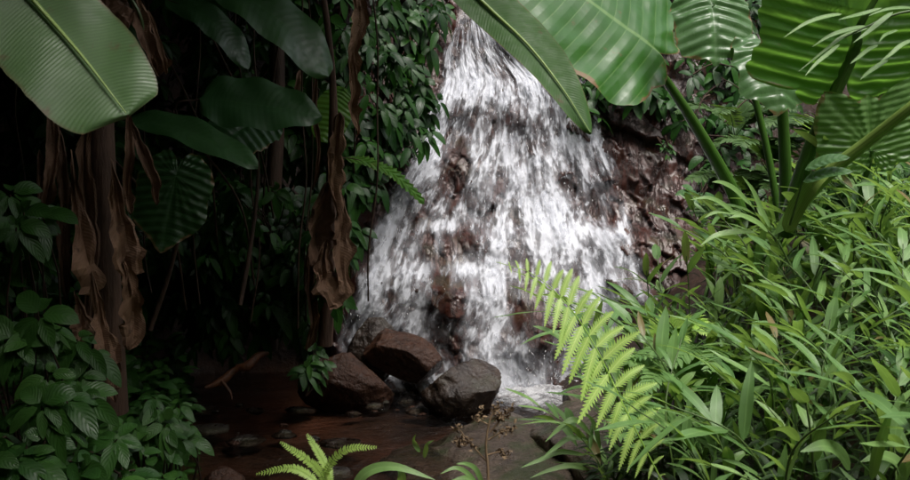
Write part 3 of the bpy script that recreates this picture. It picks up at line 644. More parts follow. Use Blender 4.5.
flap(ban, [(92, 270), (98, 310), (104, 340), (108, 368)], 3.46, 0.045, 6, 0.75, 0.6, (0.9, 0.2))
flap(ban, [(74, 330), (78, 355), (80, 375), (80, 392)], 3.5, 0.035, 7, 0.6, 0.8)
flap(ban, [(60, 130), (64, 190), (62, 240), (66, 300)], 3.56, 0.035, 8, 0.3, 0.9)
flap(ban, [(130, 120), (142, 150), (152, 180), (156, 205)], 3.5, 0.03, 9, 0.35, 0.9)
flap(ban, [(128, 110), (130, 150), (126, 190), (130, 215)], 3.45, 0.028, 10, 0.5, 0.9)
flap(ban, [(88, 110), (84, 170), (88, 240), (84, 330)], 3.58, 0.04, 11, 0.25, 0.8)
flap(ban, [(112, 340), (114, 365), (112, 390), (116, 402)], 3.52, 0.03, 12, 0.5, 0.8)
flap(ban, [(92, -10), (108, 8), (118, 22), (128, 30)], 3.0, 0.055, 13, 0.35, 0.4)
flap(ban, [(132, -8), (142, 25), (150, 50), (158, 76)], 3.0, 0.038, 14, 0.75, 0.7, (0.5, 0.25))
flap(ban, [(148, 10), (156, 35), (163, 58), (166, 74)], 2.98, 0.012, 15, 0.9, 0.8)
flap(ban, [(40, 150), (44, 220), (40, 270)], 3.7, 0.03, 16, 0.2, 0.8)
b = MB(); b.tube(local(ban, [P(125, -10, 3.0), P(140, 15, 3.0), P(147, 48, 3.0)]), [0.006, 0.005, 0.003], 7, 10, 0.7); b.build('stalk', M['culm'], ban)

ban2 = thing('banana_plant', 'hanging narrow banana leaf in front of the top of the waterfall', 'banana leaf', P(500, -60, 3.1))
b = MB(); b.ribbon(local(ban2, [P(405, -75, 3.25), P(450, -30, 3.2), P(489, 8, 3.15), P(528, 45, 3.08), P(562, 88, 3.0), P(591, 134, 2.95)]), 0.098, V3(0.10, -0.80, 0.62), (0.30, 0.60), 70, 12, 0.12, 0.05, tint=0.2, edge=0.05, ripple=0.0003, rip_f=55, wave=0.05, wfreq=2, seed=8, asym=(1.0, 0.9)); b.build('leaf', M['bananagreen'], ban2)
b = MB(); b.tube(local(ban2, [P(405, -75, 3.23), P(450, -30, 3.18), P(489, 8, 3.13), P(528, 45, 3.06), P(562, 88, 2.985), P(590, 132, 2.94)]), [0.009, 0.008, 0.006, 0.004, 0.0025, 0.001], 8, 30, 0.8); b.build('midrib', M['palestalk'], ban2)

# ------------------------------------------------------------------ left: shaded broad leaves
def bigleaf(label, pts, Y, hwpx, up, seed, tint=0.5, mat='darkleaf', prof=(0.4, 0.5), cat='leaf plant', name='broad_leaf_plant', fold=0.15, dY=0.0, base=None, teeth=0):
    n = len(pts); w = [P(u, v, Y+dY*i/(n-1)) for i, (u, v) in enumerate(pts)]
    base = P(*base) if base else w[0]+V3(-0.1, 0.3, -0.8)
    t = thing(name, label, cat, base)
    bb = MB(); bb.ribbon(local(t, w), hwpx*px(Y), up, prof, 36, 10, fold, 0.08, tint=tint, edge=0.04, ripple=0.0005, rip_f=22, wave=0.08, wfreq=3, seed=seed, teeth=teeth, sweep=0.5 if teeth else 0); bb.build('leaf', M[mat], t)
    a = w[0]; d = nrm(w[0]-w[1]); bb = MB()
    bb.tube(local(t, [w[1], a, a+d*0.12+V3(0, 0.05, -0.08), (a+base)/2+V3(0, 0.5, 0), base+V3(0, 0.6, 0)]), [0.002, 0.004, 0.005, 0.006, 0.006], 8, 24); bb.build('stalk', M['twig'], t)
    return t
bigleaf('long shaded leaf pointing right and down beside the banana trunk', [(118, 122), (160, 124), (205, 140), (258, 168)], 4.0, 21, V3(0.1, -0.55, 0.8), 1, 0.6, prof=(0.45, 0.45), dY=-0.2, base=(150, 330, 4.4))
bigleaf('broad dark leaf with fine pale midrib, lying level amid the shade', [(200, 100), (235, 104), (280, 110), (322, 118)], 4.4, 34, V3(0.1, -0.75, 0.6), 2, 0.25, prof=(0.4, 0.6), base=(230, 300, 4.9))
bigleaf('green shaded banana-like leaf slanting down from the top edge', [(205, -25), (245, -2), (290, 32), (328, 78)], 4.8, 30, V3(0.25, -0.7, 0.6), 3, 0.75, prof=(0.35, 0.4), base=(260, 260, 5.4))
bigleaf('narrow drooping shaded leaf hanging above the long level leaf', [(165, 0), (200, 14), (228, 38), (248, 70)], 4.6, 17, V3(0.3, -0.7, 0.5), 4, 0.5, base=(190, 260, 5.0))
bigleaf('yellowish-green leaf hanging upright behind the dead brown column', [(345, 88), (338, 102), (330, 122), (322, 142)], 5.6, 19, V3(0.1, -0.9, 0.2), 5, 1.0, mat='tarolit', prof=(0.5, 0.4), base=(345, 260, 5.9))  # brighter leaf colours stand in for light from behind
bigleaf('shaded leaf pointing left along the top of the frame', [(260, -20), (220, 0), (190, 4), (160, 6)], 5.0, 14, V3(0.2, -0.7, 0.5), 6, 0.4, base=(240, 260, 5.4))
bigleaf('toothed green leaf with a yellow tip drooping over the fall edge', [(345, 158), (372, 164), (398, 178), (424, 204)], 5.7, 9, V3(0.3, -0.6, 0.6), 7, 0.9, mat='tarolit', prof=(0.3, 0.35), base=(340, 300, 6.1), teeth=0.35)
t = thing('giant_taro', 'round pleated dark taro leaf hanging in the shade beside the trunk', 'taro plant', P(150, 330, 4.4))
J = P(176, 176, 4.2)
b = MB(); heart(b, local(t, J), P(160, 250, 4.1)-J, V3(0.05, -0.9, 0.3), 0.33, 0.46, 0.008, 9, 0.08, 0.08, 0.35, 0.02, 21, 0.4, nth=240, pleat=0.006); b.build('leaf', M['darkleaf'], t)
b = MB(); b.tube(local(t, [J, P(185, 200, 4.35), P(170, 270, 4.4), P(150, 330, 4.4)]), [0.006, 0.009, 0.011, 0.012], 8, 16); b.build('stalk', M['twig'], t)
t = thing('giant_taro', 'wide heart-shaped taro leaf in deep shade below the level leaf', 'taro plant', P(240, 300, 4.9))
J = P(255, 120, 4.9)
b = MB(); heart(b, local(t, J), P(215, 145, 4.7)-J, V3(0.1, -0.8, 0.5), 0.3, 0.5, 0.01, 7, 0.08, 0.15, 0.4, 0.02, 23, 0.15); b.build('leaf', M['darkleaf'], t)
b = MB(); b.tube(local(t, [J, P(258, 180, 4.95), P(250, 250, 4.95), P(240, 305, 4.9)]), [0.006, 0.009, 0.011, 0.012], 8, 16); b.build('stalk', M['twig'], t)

# dead banana stem column
ban3 = thing('dead_banana_plant', 'dead banana stem with long brown crumpled leaves hanging beside the fall', 'dead plant', P(325, 345, 5.5))
b = MB(); b.tube(local(ban3, [P(322, -15, 5.4), P(329, 40, 5.4), P(333, 90, 5.42), P(333, 140, 5.45), P(330, 220, 5.5), P(325, 345, 5.55)]), [0.016, 0.018, 0.020, 0.028, 0.034, 0.045], 12, 34); b.build('trunk', M['bark'], ban3)
flap(ban3, [(356, -10), (358, 20), (352, 50), (350, 82)], 5.3, 0.055, 21, 0.75, 0.7, (0.3, 0.4))
flap(ban3, [(350, 60), (354, 90), (352, 110), (358, 135)], 5.3, 0.045, 22, 0.6, 0.8)
flap(ban3, [(340, 112), (336, 145), (332, 180), (338, 215)], 5.35, 0.06, 23, 0.55, 0.7)
flap(ban3, [(330, 180), (320, 215), (318, 250), (326, 300)], 5.4, 0.085, 24, 0.3, 0.6, (0.5, 0.3))
flap(ban3, [(338, 190), (342, 220), (340, 255), (345, 300)], 5.38, 0.07, 25, 0.28, 0.6, (0.6, 0.2))
flap(ban3, [(326, 240), (322, 270), (330, 290), (342, 305)], 5.3, 0.085, 26, 0.35, 0.3, (0.7, 0.25))
flap(ban3, [(312, 240), (308, 280), (312, 320), (306, 350)], 5.5, 0.05, 27, 0.2, 0.8)
flap(ban3, [(300, 70), (297, 85), (292, 105), (296, 122)], 5.5, 0.03, 28, 0.5, 0.8)
flap(ban3, [(318, 60), (314, 110), (318, 150), (312, 190)], 5.5, 0.025, 29, 0.3, 0.9)
for k, (u0, u1) in enumerate(((278, 270),)):
    t = thing('tree_trunk', ['slim dark trunk rising in the deep shade behind the level leaf', 'thin dark trunk standing next to the dead banana stem'][k], 'tree trunk', P(u1, 345, 6.2))
    b = MB(); b.tube(local(t, [P(u0-4, -40, 6.3), P(u0, 100, 6.25), P(u1, 240, 6.2), P(u1-3, 350, 6.2)]), [0.04, 0.045, 0.055, 0.07], 10, 20); b.build('trunk', M['twig'], t)
g = 'thin hanging vines in the shade'
for u in (150, 196, 302, 308, 372, 20, 255, 240):
    Y = 5.2+RN.random()*0.8; t = thing('hanging_vine', 'thin brown vine hanging straight down in the dark shade', 'vine', P(u, -20, Y), g)
    b = MB(); b.tube(local(t, [P(u+RN.uniform(-6, 6), v, Y+RN.uniform(-.05, .05)) for v in (-30, 40, 110, 180, 250, RN.uniform(290, 330))]), 0.005, 5, 24); b.build('stem', M['twig'], t)

# ------------------------------------------------------------------ left shrubs in the near corner
for (u, v, Y, ex, nd, L, lab, sd) in [
    (28, 330, 3.0, (0.10, 0.10, 0.07), 5, 0.15, 'dark leafy shrub top with ribbed leaves below the hanging dead leaves', 1),
    (50, 395, 2.9, (0.14, 0.12, 0.06), 7, 0.14, 'leafy shrub whorl with a bright young leaf in its middle', 2),
    (20, 452, 2.75, (0.12, 0.12, 0.06), 6, 0.13, 'ribbed-leaf shrub in the bottom corner beneath the banana plant', 3),
    (95, 455, 2.9, (0.16, 0.12, 0.07), 8, 0.12, 'low ribbed-leaf shrub along the bottom edge below the banana trunk', 4),
    (20, 215, 3.3, (0.12, 0.12, 0.08), 6, 0.14, 'shaded shrub spray under the pale banana leaf', 5),
    (150, 420, 3.4, (0.16, 0.14, 0.10), 8, 0.10, 'small dark shrub between the banana trunk and the stream', 6),
    (10, 270, 3.5, (0.14, 0.14, 0.08), 6, 0.13, 'deeply shaded shrub spray left of the dead banana leaves', 7),
    (55, 360, 3.3, (0.2, 0.1, 0.10), 9, 0.13, 'dark shrub foot behind the bright-hearted leaf whorl', 8),
    (178, 440, 3.5, (0.08, 0.1, 0.06), 4, 0.10, 'single small shrub sprig at the edge of the shaded stream', 9)]:
    c = P(u, v, Y); shrub('shrub', lab, 'shrub', c, ex, nd+2, L*0.70, 300+sd, M['shrub'], stem_from=(c[0]-0.05, Y+0.15, float(ground_z(c[0], Y+0.15))), leafdroop=0.6, per=(5, 6))

# vines left of the fall: individual clumps
vines = [(372, 30, 6.7), (402, 18, 6.85), (424, 40, 6.95), (382, 70, 6.6), (405, 72, 6.8), (418, 98, 6.85), (372, 108, 6.5), (396, 112, 6.65), (392, 140, 6.65), (370, 150, 6.45), (362, 178, 6.45), (344, 195, 6.4), (338, 235, 6.4), (432, 8, 7.0), (352, 130, 6.4), (385, 5, 6.8), (412, 125, 6.8), (350, 75, 6.5), (356, 40, 6.6)]
g = 'glossy vines climbing beside the fall'
for i, (u, v, Y) in enumerate(vines):
    c = P(u, v, Y-0.15)
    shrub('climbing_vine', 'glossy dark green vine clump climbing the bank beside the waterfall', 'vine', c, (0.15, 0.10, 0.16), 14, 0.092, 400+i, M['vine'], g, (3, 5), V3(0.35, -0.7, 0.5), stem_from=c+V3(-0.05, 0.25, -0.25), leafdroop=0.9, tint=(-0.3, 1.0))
# dark clumps filling the shaded slope
proto = []
for k in range(4):
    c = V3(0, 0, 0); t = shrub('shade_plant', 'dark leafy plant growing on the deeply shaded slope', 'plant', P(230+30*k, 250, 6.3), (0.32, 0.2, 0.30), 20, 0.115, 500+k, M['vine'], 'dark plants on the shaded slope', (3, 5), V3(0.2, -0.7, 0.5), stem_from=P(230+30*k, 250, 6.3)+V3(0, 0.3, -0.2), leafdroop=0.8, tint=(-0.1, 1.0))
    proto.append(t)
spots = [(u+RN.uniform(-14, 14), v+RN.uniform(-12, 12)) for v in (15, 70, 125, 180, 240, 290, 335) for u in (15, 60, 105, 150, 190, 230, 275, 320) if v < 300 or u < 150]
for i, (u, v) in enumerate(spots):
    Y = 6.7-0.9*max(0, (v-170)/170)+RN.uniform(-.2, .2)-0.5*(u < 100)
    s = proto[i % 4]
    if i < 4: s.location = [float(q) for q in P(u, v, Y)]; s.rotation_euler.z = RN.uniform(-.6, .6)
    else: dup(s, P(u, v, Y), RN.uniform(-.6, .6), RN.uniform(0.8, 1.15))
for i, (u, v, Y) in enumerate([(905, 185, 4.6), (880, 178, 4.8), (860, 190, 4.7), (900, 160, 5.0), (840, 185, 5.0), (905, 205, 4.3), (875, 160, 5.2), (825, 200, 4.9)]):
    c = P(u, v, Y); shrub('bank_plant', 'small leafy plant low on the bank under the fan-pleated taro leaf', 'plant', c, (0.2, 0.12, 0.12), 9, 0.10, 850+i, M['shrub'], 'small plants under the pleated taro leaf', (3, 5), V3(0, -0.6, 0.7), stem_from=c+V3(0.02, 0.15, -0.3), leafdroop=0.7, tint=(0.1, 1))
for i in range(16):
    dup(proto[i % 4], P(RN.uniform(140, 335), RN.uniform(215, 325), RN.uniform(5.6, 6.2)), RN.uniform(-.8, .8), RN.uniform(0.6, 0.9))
# small plants at stream edge
for (u, v, Y, L, lab, sd) in [(305, 372, 5.75, 0.09, 'small sprig of narrow leaves growing beside the rust-brown boulder', 1), (315, 362, 5.8, 0.08, 'tiny leafy sprout above the sprig at the rust-brown boulder', 2)]:
    c = P(u, v, Y); shrub('sprig', lab, 'plant', c, (0.05, 0.05, 0.08), 5, L, 600+sd, M['shrub'], stem_from=c+V3(0, 0.02, -0.15), hwr=0.2)

# ------------------------------------------------------------------ ferns
def frond(b, pts, Lp, npair, up, hwr=0.15, ang=58, droop=0.3, tint=0.5, shape=(0.35, 0.7), start=0.12, ang2=None, rach=0.004, teeth=0.55, nseg=20, seed=0, jit=0.08, cup=0.1):
    n = 60; c = curve(pts, n); T = np.gradient(c, axis=0); T /= np.linalg.norm(T, axis=1)[:, None]
    S = np.cross(T, np.asarray(up, float)); S /= np.linalg.norm(S, axis=1)[:, None]; N = np.cross(S, T)
    rg = np.random.default_rng(seed)
    b.tube(c[::4], [rach, rach*0.8, rach*0.3], 6, n//4, 0.2)
    a, e = shape; pk = a/(a+e)
    for k in range(npair):
        s = start+(1-start)*(k+0.5)/npair; i = min(n, s*n); j = int(i); f = i-j; p = c[j]*(1-f)+c[min(n, j+1)]*f
        x = (k+0.8)/(npair+0.6); l = Lp*x**a*(1-x)**e/(pk**a*(1-pk)**e)
        if l < 0.006: continue
        for sg in (-1, 1):
            an = math.radians((ang2 if ang2 and sg < 0 else ang)+rg.normal()*4-18*x); d = T[j]*math.cos(an)+S[j]*sg*math.sin(an)+N[j]*cup+rg.normal(size=3)*jit
            ll = l*rg.uniform(0.88, 1.08)
            ovate_pts = [p, p+d*ll*0.5+V3(0, 0, -droop*ll*0.15), p+d*ll+V3(0, 0, -droop*ll*0.6)]
            if nseg > 4: b.ribbon(ovate_pts, ll*hwr, N[j]+rg.normal(size=3)*0.1, (0.22, 0.75), nseg, 2, 0.1, tint=float(np.clip(tint+rg.normal()*0.15, 0, 1)), teeth=teeth, sweep=0.7)
            else: b.ribbon(ovate_pts, ll*hwr, N[j], (0.3, 0.8), nseg, 2, 0.1, tint=float(np.clip(tint+rg.normal()*0.2, 0, 1)))

t = thing('fern', 'bright pale green fern frond arching across the foot of the waterfall', 'fern', P(668, 500, 2.6))
b = MB(); frond(b, local(t, [P(672, 500, 2.62), P(646, 450, 2.66), P(620, 398, 2.7), P(594, 344, 2.74), P(566, 303, 2.77), P(533, 274, 2.8), P(496, 262, 2.82)]), 0.138, 23, V3(-0.05, -0.8, 0.6), 0.15, 74, 0.35, 0.7, (1.0, 1.3), 0.06, 128, 0.0025, 0.68, 30, 3, 0.06); b.build('frond', M['fern'], t)
t = thing('fern', 'small light green fern with four fronds at the bottom edge before the stream', 'fern', P(325, 505, 2.9))
for i, pts in enumerate(([(328, 498), (312, 478), (290, 468), (256, 474)], [(328, 498), (322, 475), (305, 458), (280, 442)], [(328, 498), (330, 476), (320, 455), (307, 434)], [(328, 498), (326, 472), (345, 450), (377, 447)])):
    b = MB(); frond(b, local(t, [P(u, v, 2.9-0.05*k*(1 if i % 2 else -1)*0.5) for k, (u, v) in enumerate(pts)]), 0.019, 30, V3(0.1, -0.8, 0.5), 0.2, 65, 0.15, 0.85, (0.3, 0.45), 0.2, None, 0.002, 0, 4, 7+i, 0.03); b.build('frond', M['fern'], t)

def make_fern(name, label, cat, base, nfr, L, mat, seed, group=None, Lp=0.12, npair=16, lean=V3(-0.2, -0.3, 0), rise=0.7):
    rg = np.random.default_rng(seed); t = thing(name, label, cat, base, group)
    for k in range(nfr):
        an = rg.uniform(0, 6.28); d = V3(math.cos(an), math.sin(an)*0.7, 0)+lean; l = L*rg.uniform(0.7, 1.1)
        b = MB(); frond(b, [V3(0, 0, 0), d*l*0.3+V3(0, 0, l*0.5*rise), d*l*0.65+V3(0, 0, l*0.7*rise), d*l+V3(0, 0, l*0.55*rise)], Lp, npair, V3(0.05, -0.3, 1), 0.2, 62, 0.3, 0.5, (0.4, 0.7), 0.15, None, 0.003, 0, 4, seed*10+k, 0.05); b.build('frond', M[mat], t)
    return t
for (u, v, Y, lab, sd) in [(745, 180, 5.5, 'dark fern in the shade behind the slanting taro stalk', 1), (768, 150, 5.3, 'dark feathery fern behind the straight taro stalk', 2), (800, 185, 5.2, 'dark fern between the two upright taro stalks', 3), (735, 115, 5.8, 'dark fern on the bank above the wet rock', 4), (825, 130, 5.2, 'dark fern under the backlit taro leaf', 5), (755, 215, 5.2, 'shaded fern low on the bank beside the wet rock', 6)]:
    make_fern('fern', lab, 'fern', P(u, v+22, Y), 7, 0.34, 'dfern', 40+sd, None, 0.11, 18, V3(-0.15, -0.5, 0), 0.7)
for (u, v, Y, lab, sd, L) in [(690, 385, 3.3, 'green fern half hidden in the grass thicket', 1, 0.3), (740, 365, 3.4, 'mid-green fern fanning out inside the thicket', 2, 0.3), (715, 440, 3.0, 'fern low in the thicket near the bottom edge', 3, 0.28), (655, 330, 3.9, 'fern at the thicket edge in front of the fall', 4, 0.3)]:
    make_fern('fern', lab, 'fern', P(u, v+30, Y), 5, L, 'grass' if sd != 4 else 'fern', 60+sd, None, 0.08, 18, V3(-0.3, -0.4, 0), 0.9)

# ------------------------------------------------------------------ bank vegetation behind the taros
g = 'leafy plants on the bank above the wet rock'
BANK = [(548, 30), (565, 55), (582, 80), (600, 100), (575, 20), (600, 40), (615, 70), (628, 100), (640, 60), (655, 95), (670, 112), (690, 95), (710, 110), (725, 80), (700, 60), (735, 130), (745, 95), (760, 60), (715, 30), (740, 10), (680, 20), (775, 110), (800, 60), (720, 165), (745, 180), (800, 20), (840, 60), (880, 30), (530, 12), (610, 10), (645, 25), (850, 110), (890, 90), (905, 140), (780, 30)]
for i, (u, v) in enumerate(BANK):
    c = on_cliff(u, v, 0.14 if u < 730 else 0.3)
    shrub('bank_plant', 'small leafy plant growing on the dark bank above the wet rock', 'plant', c, (0.2, 0.1, 0.15), 8, 0.10, 700+i, M['vine'], g, (3, 5), V3(0, -0.7, 0.6), stem_from=c+V3(0.02, 0.25, -0.2), leafdroop=0.7, tint=(0.2, 1))
g = 'dry brown twigs on the bank'
for i in range(14):
    u, v = RN.uniform(690, 830), RN.uniform(70, 200); Y = RN.uniform(5.4, 6.2); a = P(u, v, Y); t = thing('dry_twig', 'thin dry brown twig tangled on the dark bank', 'twig', a, g)
    b = MB(); d = V3(RN.uniform(-.3, .3), RN.uniform(-.1, .1), RN.uniform(-.25, .25)); b.tube([V3(0, 0, 0), d*0.5+V3(0, 0, 0.04), d], [0.006, 0.004, 0.002], 5, 8); b.build('stem', M['twig'], t)
t = shrub('moss_tuft', 'small bright plant tuft clinging to the bare wet rock', 'plant', on_cliff(668, 148, 0.12), (0.05, 0.03, 0.06), 6, 0.05, 801, M['shrub'], per=(4, 6))
t = shrub('rock_plant', 'pale ribbed leaf plant hanging low on the wet rock', 'plant', P(703, 195, 6.2), (0.06, 0.05, 0.09), 5, 0.12, 802, M['taro'], per=(2, 4))

# ------------------------------------------------------------------ bamboo grass thicket
def shoot(seed, nl, H, lean, Ls, hw, name='grass_shoot'):
    rg = np.random.default_rng(seed); t = thing(name, '', 'grass')
    cp = [V3(0, 0, 0), V3(lean*0.12, 0, H*0.4), V3(lean*0.45, rg.normal()*0.02, H*0.78), V3(lean, rg.normal()*0.04, H)]
    c = curve(cp, 40); sb, fb = MB(), MB(); sb.tube(cp, [0.004, 0.0035, 0.0025, 0.0015], 6, 16, 0.5); sb.build('stem', M['culm'], t)
    tn0 = rg.uniform(0.25, 0.7)
    for k in range(nl):
        s = 0.30+0.70*(k+0.4*rg.random())/(nl-0.2); i = min(39, int(s*40)); p = c[i]; T = nrm(c[i+1]-c[i])
        sg = 1 if k % 2 else -1; S = nrm(np.cross(T, V3(0, 0, 1))+rg.normal(size=3)*0.25)
        d = nrm(T*rg.uniform(0.5, 0.95)+S*sg*rg.uniform(0.5, 1.0)+V3(0, 0, rg.uniform(-0.1, 0.3)))
        if k == nl-1: d = nrm(T+V3(0.1, 0, 0))
        l = Ls*rg.uniform(0.6, 1.2); dr = rg.uniform(0.0, 0.4)
        pts = [p, p+d*l*0.35+V3(0, 0, 0.02*l), p+d*l*0.7+V3(0, 0, -dr*l*0.18), p+d*l*0.98+V3(0, 0, -dr*l*0.55)]
        fb.ribbon(pts, hw*rg.uniform(0.7, 1.25)*(0.5+0.5*l/Ls), V3(rg.normal()*0.2, rg.normal()*0.2-0.15, 1), (0.5, 0.95), 12, 4, rg.uniform(0.08, 0.28), tint=(float(np.clip(tn0+rg.normal()*0.22, 0, 1)) if rg.random() > 0.14 else rg.choice((1.0, 1.15, 1.6))), twist=rg.normal()*0.3, wave=0.05, wfreq=3)
    fb.build('foliage', M['grass'], t)
    return t
protos = [shoot(900+k, RN.choice((8, 9, 10, 12)), RN.uniform(0.40, 0.62), RN.uniform(0.14, 0.38), RN.uniform(0.14, 0.22), RN.uniform(0.0110, 0.0160)) for k in range(14)]
GL = 'slender bamboo-like grass shoot with arching lance leaves in the bright thicket'
GG = 'grass shoots of the bright thicket'
cnt = 0
def place_shoot(x, y, rz, sc, label=GL, group=GG, tilt=(0, 0)):
    global cnt
    z = float(ground_z(x, y)); s = protos[cnt % 14]
    if cnt < 14:
        s.location = (x, y, z); s.rotation_euler = (tilt[0], tilt[1], rz); s.scale = (sc,)*3; s['label'] = label; s['group'] = group
    else: dup(s, (x, y, z), rz, sc, label, group, tilt)
    cnt += 1
rg = np.random.default_rng(12)
tries = 0
while cnt < 270 and tries < 9000:
    tries += 1
    y = 2.2+3.2*rg.random()**0.85; x = rg.uniform(0.25, 0.52*y+0.25)
    if x < 0.42+0.09*(y-2.6)+0.10*vnoise(y*3, 1.0, 4)+0.55*max(0, y-3.9): continue
    if x > 0.50*y+0.15: continue
    if y < 3.1 and x < 0.65: continue
    sc = rg.uniform(0.75, 1.15)*(1.0 if y < 3.5 else 1.22 if y < 4.8 else 1.1)
    u = 455+x/y*FPX
    place_shoot(x, y, math.pi+rg.normal()*1.7, sc, tilt=(rg.normal()*0.12, rg.normal()*0.12))
# filler below and behind: nobody could count these
b = MB(); rg = np.random.default_rng(33)
for k in range(3300):
    y = rg.uniform(2.2, 6.9) if k < 2500 else rg.uniform(2.2, 3.6); x = rg.uniform(0.35, 0.55*y+0.4)
    if x < 0.46+0.12*(y-2.6)+0.45*max(0, y-4.2): continue
    z = float(ground_z(x, y)); an = rg.normal()*1.2+math.pi; l = rg.uniform(0.10, 0.22); d = V3(math.cos(an), math.sin(an)*0.8, rg.uniform(0.0, 0.9)); d = nrm(d)
    p = V3(x, y, z+rg.uniform(0.0, 0.26))
    b.ribbon([p, p+d*l*0.5+V3(0, 0, 0.01), p+d*l+V3(0, 0, -0.3*l)], rg.uniform(0.007, 0.013), V3(rg.normal()*0.3, -0.2, 1), (0.4, 0.9), 5, 2, 0.25, tint=rg.random())
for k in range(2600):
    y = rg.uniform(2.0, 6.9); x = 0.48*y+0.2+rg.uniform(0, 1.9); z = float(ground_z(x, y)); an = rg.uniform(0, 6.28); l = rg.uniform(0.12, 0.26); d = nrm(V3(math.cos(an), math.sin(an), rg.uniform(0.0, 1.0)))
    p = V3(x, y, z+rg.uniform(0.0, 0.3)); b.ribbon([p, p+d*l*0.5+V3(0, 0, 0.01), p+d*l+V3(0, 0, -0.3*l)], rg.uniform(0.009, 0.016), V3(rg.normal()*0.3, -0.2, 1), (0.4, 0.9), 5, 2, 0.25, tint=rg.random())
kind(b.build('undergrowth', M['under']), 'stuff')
b = MB()
for k in range(2600):
    y = rg.uniform(2.6, 7.4); el = -0.85-0.27*(y-3); x = el-rg.uniform(0.05, 2.6)*rg.random(); z = float(ground_z(x, y)); an = rg.uniform(0, 6.28)
    ovate(b, V3(x, y, z+rg.uniform(0.02, 0.38)*rg.random()), V3(math.cos(an), math.sin(an)-0.4, rg.uniform(-0.2, 0.6)), V3(0, -0.5, 1), rg.uniform(0.05, 0.12), rg.uniform(0.014, 0.028), rg.random(), 0.5, 0.2, 5, 2)
kind(b.build('ground_cover', M['shrub']), 'stuff')

# long leaves hanging in from the top right
def leafspray(label, leaves, Y, hw, stem=None, tint=0.7, name='grass_shoot', seed=0):
    pts0 = [P(u, v, Y) for u, v in leaves[0]]
    t = thing(name, label, 'grass', P(*stem[0], Y) if stem else pts0[0]); rg = np.random.default_rng(seed)
    b = MB()
    for i, lf in enumerate(leaves):
        yy = Y+rg.normal()*0.03; b.ribbon(local(t, [P(u, v, yy-0.02*k) for k, (u, v) in enumerate(lf)]), hw*rg.uniform(0.85, 1.15), V3(rg.normal()*0.1, -0.75, 0.65), (0.45, 0.85), 16, 4, 0.25, tint=float(np.clip(tint+rg.normal()*0.15, 0, 1)))
    b.build('foliage', M['grass'], t)
    if stem: b = MB(); b.tube(local(t, [P(u, v, Y+0.01) for u, v in stem]), [0.0045, 0.003, 0.0015], 6, 16); b.build('stem', M['culm'], t)
    return t
leafspray('long-leaved grass spray hanging in front of the backlit taro leaf', [[(842, 14), (825, 17), (805, 24), (783, 38)], [(868, 28), (845, 36), (828, 48), (798, 72)], [(866, 26), (848, 30), (830, 36), (812, 47)], [(893, 12), (880, 22), (868, 32), (853, 43)], [(882, 8), (862, 14), (850, 17), (838, 20)], [(878, 45), (868, 50), (858, 58), (850, 64)], [(888, 60), (878, 66), (868, 73), (860, 80)], [(898, 30), (890, 33), (884, 36), (879, 42)], [(840, 44), (828, 54), (816, 64), (805, 76)], [(915, 8), (900, 8), (885, 10), (868, 16)], [(918, 38), (902, 45), (890, 55), (880, 62)]], 2.5, 0.0060, [(960, 10), (905, 12), (866, 27), (840, 40)], 0.75, seed=5)
leafspray('grass sprig whose pale leaves reach over the wet rock', [[(742, 222), (725, 206), (708, 198), (690, 200)], [(750, 205), (735, 190), (722, 183), (712, 182)], [(760, 225), (738, 214), (718, 212), (704, 218)], [(770, 228), (760, 208), (752, 190), (742, 176)], [(768, 232), (756, 222), (742, 216), (728, 218)], [(755, 232), (735, 232), (715, 236), (700, 246)], [(775, 235), (790, 212), (808, 200), (828, 190)], [(770, 236), (788, 226), (806, 220), (822, 222)]], 3.5, 0.012, [(795, 275), (775, 238), (745, 214)], 0.65, seed=9)
leafspray('low grass sprig with long arching leaves beside the wet rock slab', [[(590, 440), (570, 438), (555, 448), (540, 460)], [(592, 436), (575, 420), (560, 428), (545, 442)], [(585, 455), (560, 452), (540, 460), (520, 468)], [(600, 450), (596, 430), (590, 418), (580, 412)], [(590, 470), (570, 466), (550, 470), (530, 478)]], 3.3, 0.010, [(610, 490), (598, 455), (590, 440)], 0.6, seed=11)
leafspray('broad green grass leaf arching along the bottom edge', [[(352, 490), (368, 472), (395, 467), (436, 480)], [(400, 492), (402, 480), (400, 472), (396, 466)]], 2.6, 0.014, [(350, 500), (352, 492), (356, 484)], 0.55, seed=12)
leafspray('thin grass tuft at the bottom edge beside the dry stalk', [[(480, 490), (468, 474), (455, 468), (440, 474)], [(482, 490), (472, 480), (462, 478), (448, 482)], [(484, 488), (476, 470), (466, 464), (456, 464)]], 3.0, 0.008, None, 0.6, seed=13)
leafspray('tiny green seedling leaves on the stream edge next to the dry stalk', [[(420, 452), (416, 446), (414, 440), (416, 434)], [(424, 458), (426, 450), (428, 444), (434, 440)]], 4.4, 0.012, None, 0.9, seed=14)
leafspray('broad upright grass blade near the bottom right corner', [[(872, 480), (876, 455), (884, 430), (893, 405)], [(905, 478), (896, 462), (880, 456), (860, 462)], [(850, 470), (838, 452), (822, 446), (800, 452)]], 2.2, 0.017, [(880, 500), (876, 482), (874, 470)], 0.75, seed=15)

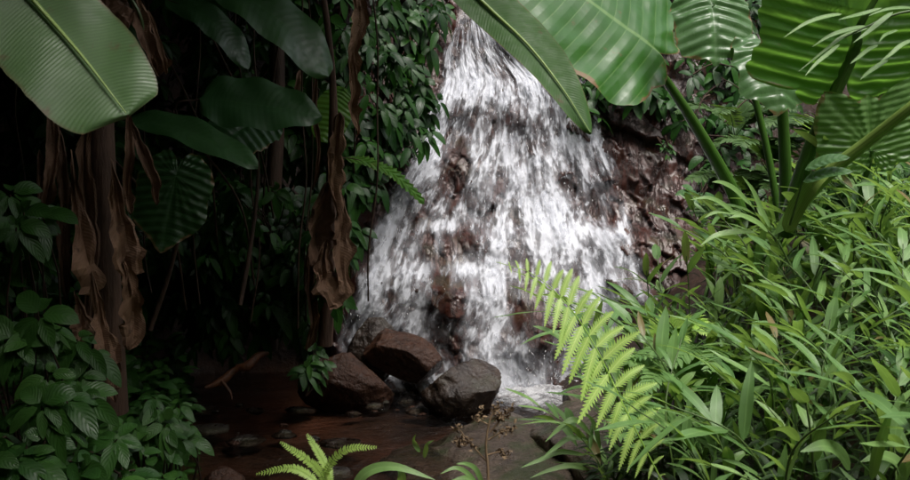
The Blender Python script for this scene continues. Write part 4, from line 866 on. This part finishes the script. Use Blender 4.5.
# dry flower stalk in the foreground
t = thing('dry_flower_stalk', 'dried brown branching flower stalk in front of the rock slab', 'dry plant', P(490, 500, 2.3))
b = MB(); Yd = 2.3
b.tube(local(t, [P(488, 500, Yd), P(488, 470, Yd), P(486, 445, Yd), P(490, 420, Yd), P(498, 404, Yd)]), [0.004, 0.0035, 0.003, 0.0025, 0.001], 6, 20)
br = [[(487, 462), (472, 445), (455, 424)], [(488, 440), (502, 432), (518, 428)], [(489, 425), (478, 418), (484, 408)], [(490, 420), (505, 414), (514, 408)], [(487, 455), (500, 452), (508, 458)], [(470, 442), (462, 440), (456, 444)], [(490, 432), (500, 420), (502, 412)]]
for q in br: b.tube(local(t, [P(u, v, Yd+0.01) for u, v in q]), [0.0025, 0.002, 0.001], 5, 8)
b.build('stem', M['dry'], t)
rg = np.random.default_rng(8)
for q in br+[[(490, 415), (498, 404)]]:
    b = MB(); cc = curve([P(u, v, Yd+0.01) for u, v in q], 20)
    for k in range(26):
        p = cc[int(rg.uniform(0.35, 1)*20)]+rg.normal(size=3)*0.006; d = nrm(rg.normal(size=3)); l = rg.uniform(0.006, 0.015)
        b.ribbon(local(t, [p, p+d*l*0.5+rg.normal(size=3)*0.002, p+d*l]), l*0.36, nrm(rg.normal(size=3)), (0.4, 0.5), 4, 2, 0.5, tint=rg.uniform(0.4, 1))
    b.build('seed_head', M['dry'], t)

# ------------------------------------------------------------------ unseen leaf roof and walls, added to shade the left half
b = MB(); rg = np.random.default_rng(55)
def shade_canopy_leaf(p, d, l, up, hang=0.12):
    b.ribbon([p, p+d*l*0.5+V3(0, 0, 0.03), p+d*l+V3(0, 0, -hang)], l*0.27, up, (0.5, 0.6), 5, 2, 0.15, tint=rg.random())
for k in range(5900):                                                # added roof overhead, gaps let light onto the pale banana leaf and the fall
    x = rg.uniform(-7.0, 0.25); y = rg.uniform(-4.0, 8.8); z = (max(2.55, 2.2+0.17*y) if x < -0.6 and y > 2.4 else 3.4)+rg.uniform(0, 1.3)+0.0*max(0, y-2)
    if 0.8 < y < 1.75 and -0.95 < x: continue
    if y < 0.9 and x > -0.5: continue
    if y > 5.0 and x > -0.35: continue
    an = rg.uniform(0, 6.28); shade_canopy_leaf(V3(x, y, z), V3(math.cos(an), math.sin(an), rg.normal()*0.2), rg.uniform(0.4, 0.85), V3(rg.normal()*0.3, rg.normal()*0.3, 1))
for k in range(2600):                                                # added leaf walls on the left and behind the camera, blocking low light
    if k % 2: y = rg.uniform(-3.2, 7); x = -3.3-0.25*max(0, y-2)+rg.normal()*0.3
    else: x = rg.uniform(-4, -0.45); y = -1.0+0.3*x+rg.normal()*0.35
    z = rg.uniform(0.1, 4.8); an = rg.uniform(0, 6.28); l = rg.uniform(0.35, 0.75)
    n = V3(1, 0, 0.3) if k % 2 else V3(0, 1, 0.3); e = V3(0, 1, 0) if k % 2 else V3(1, 0, 0)
    shade_canopy_leaf(V3(x, y, z), e*math.cos(an)+V3(0, 0, 1)*math.sin(an)+n*rg.normal()*0.3, l, n+rg.normal(size=3)*0.3)
for k in range(3600):                                                # added leaf walls on the right and behind: light falls in only from above
    if k % 2: y = rg.uniform(-3.2, 8); x = 4.6+0.25*max(0, y-2)+rg.normal()*0.3
    else: x = rg.uniform(-0.4, 5); y = -2.2+rg.normal()*0.35
    z = rg.uniform(0.1, 5.2); an = rg.uniform(0, 6.28); l = rg.uniform(0.4, 0.8)
    n = V3(-1, 0, 0.3) if k % 2 else V3(0, 1, 0.3); e = V3(0, 1, 0) if k % 2 else V3(1, 0, 0)
    shade_canopy_leaf(V3(x, y, z), e*math.cos(an)+V3(0, 0, 1)*math.sin(an)+n*rg.normal()*0.3, l, n+rg.normal(size=3)*0.3)
kind(b.build('added_shade_canopy', M['shade_canopy']), 'stuff')
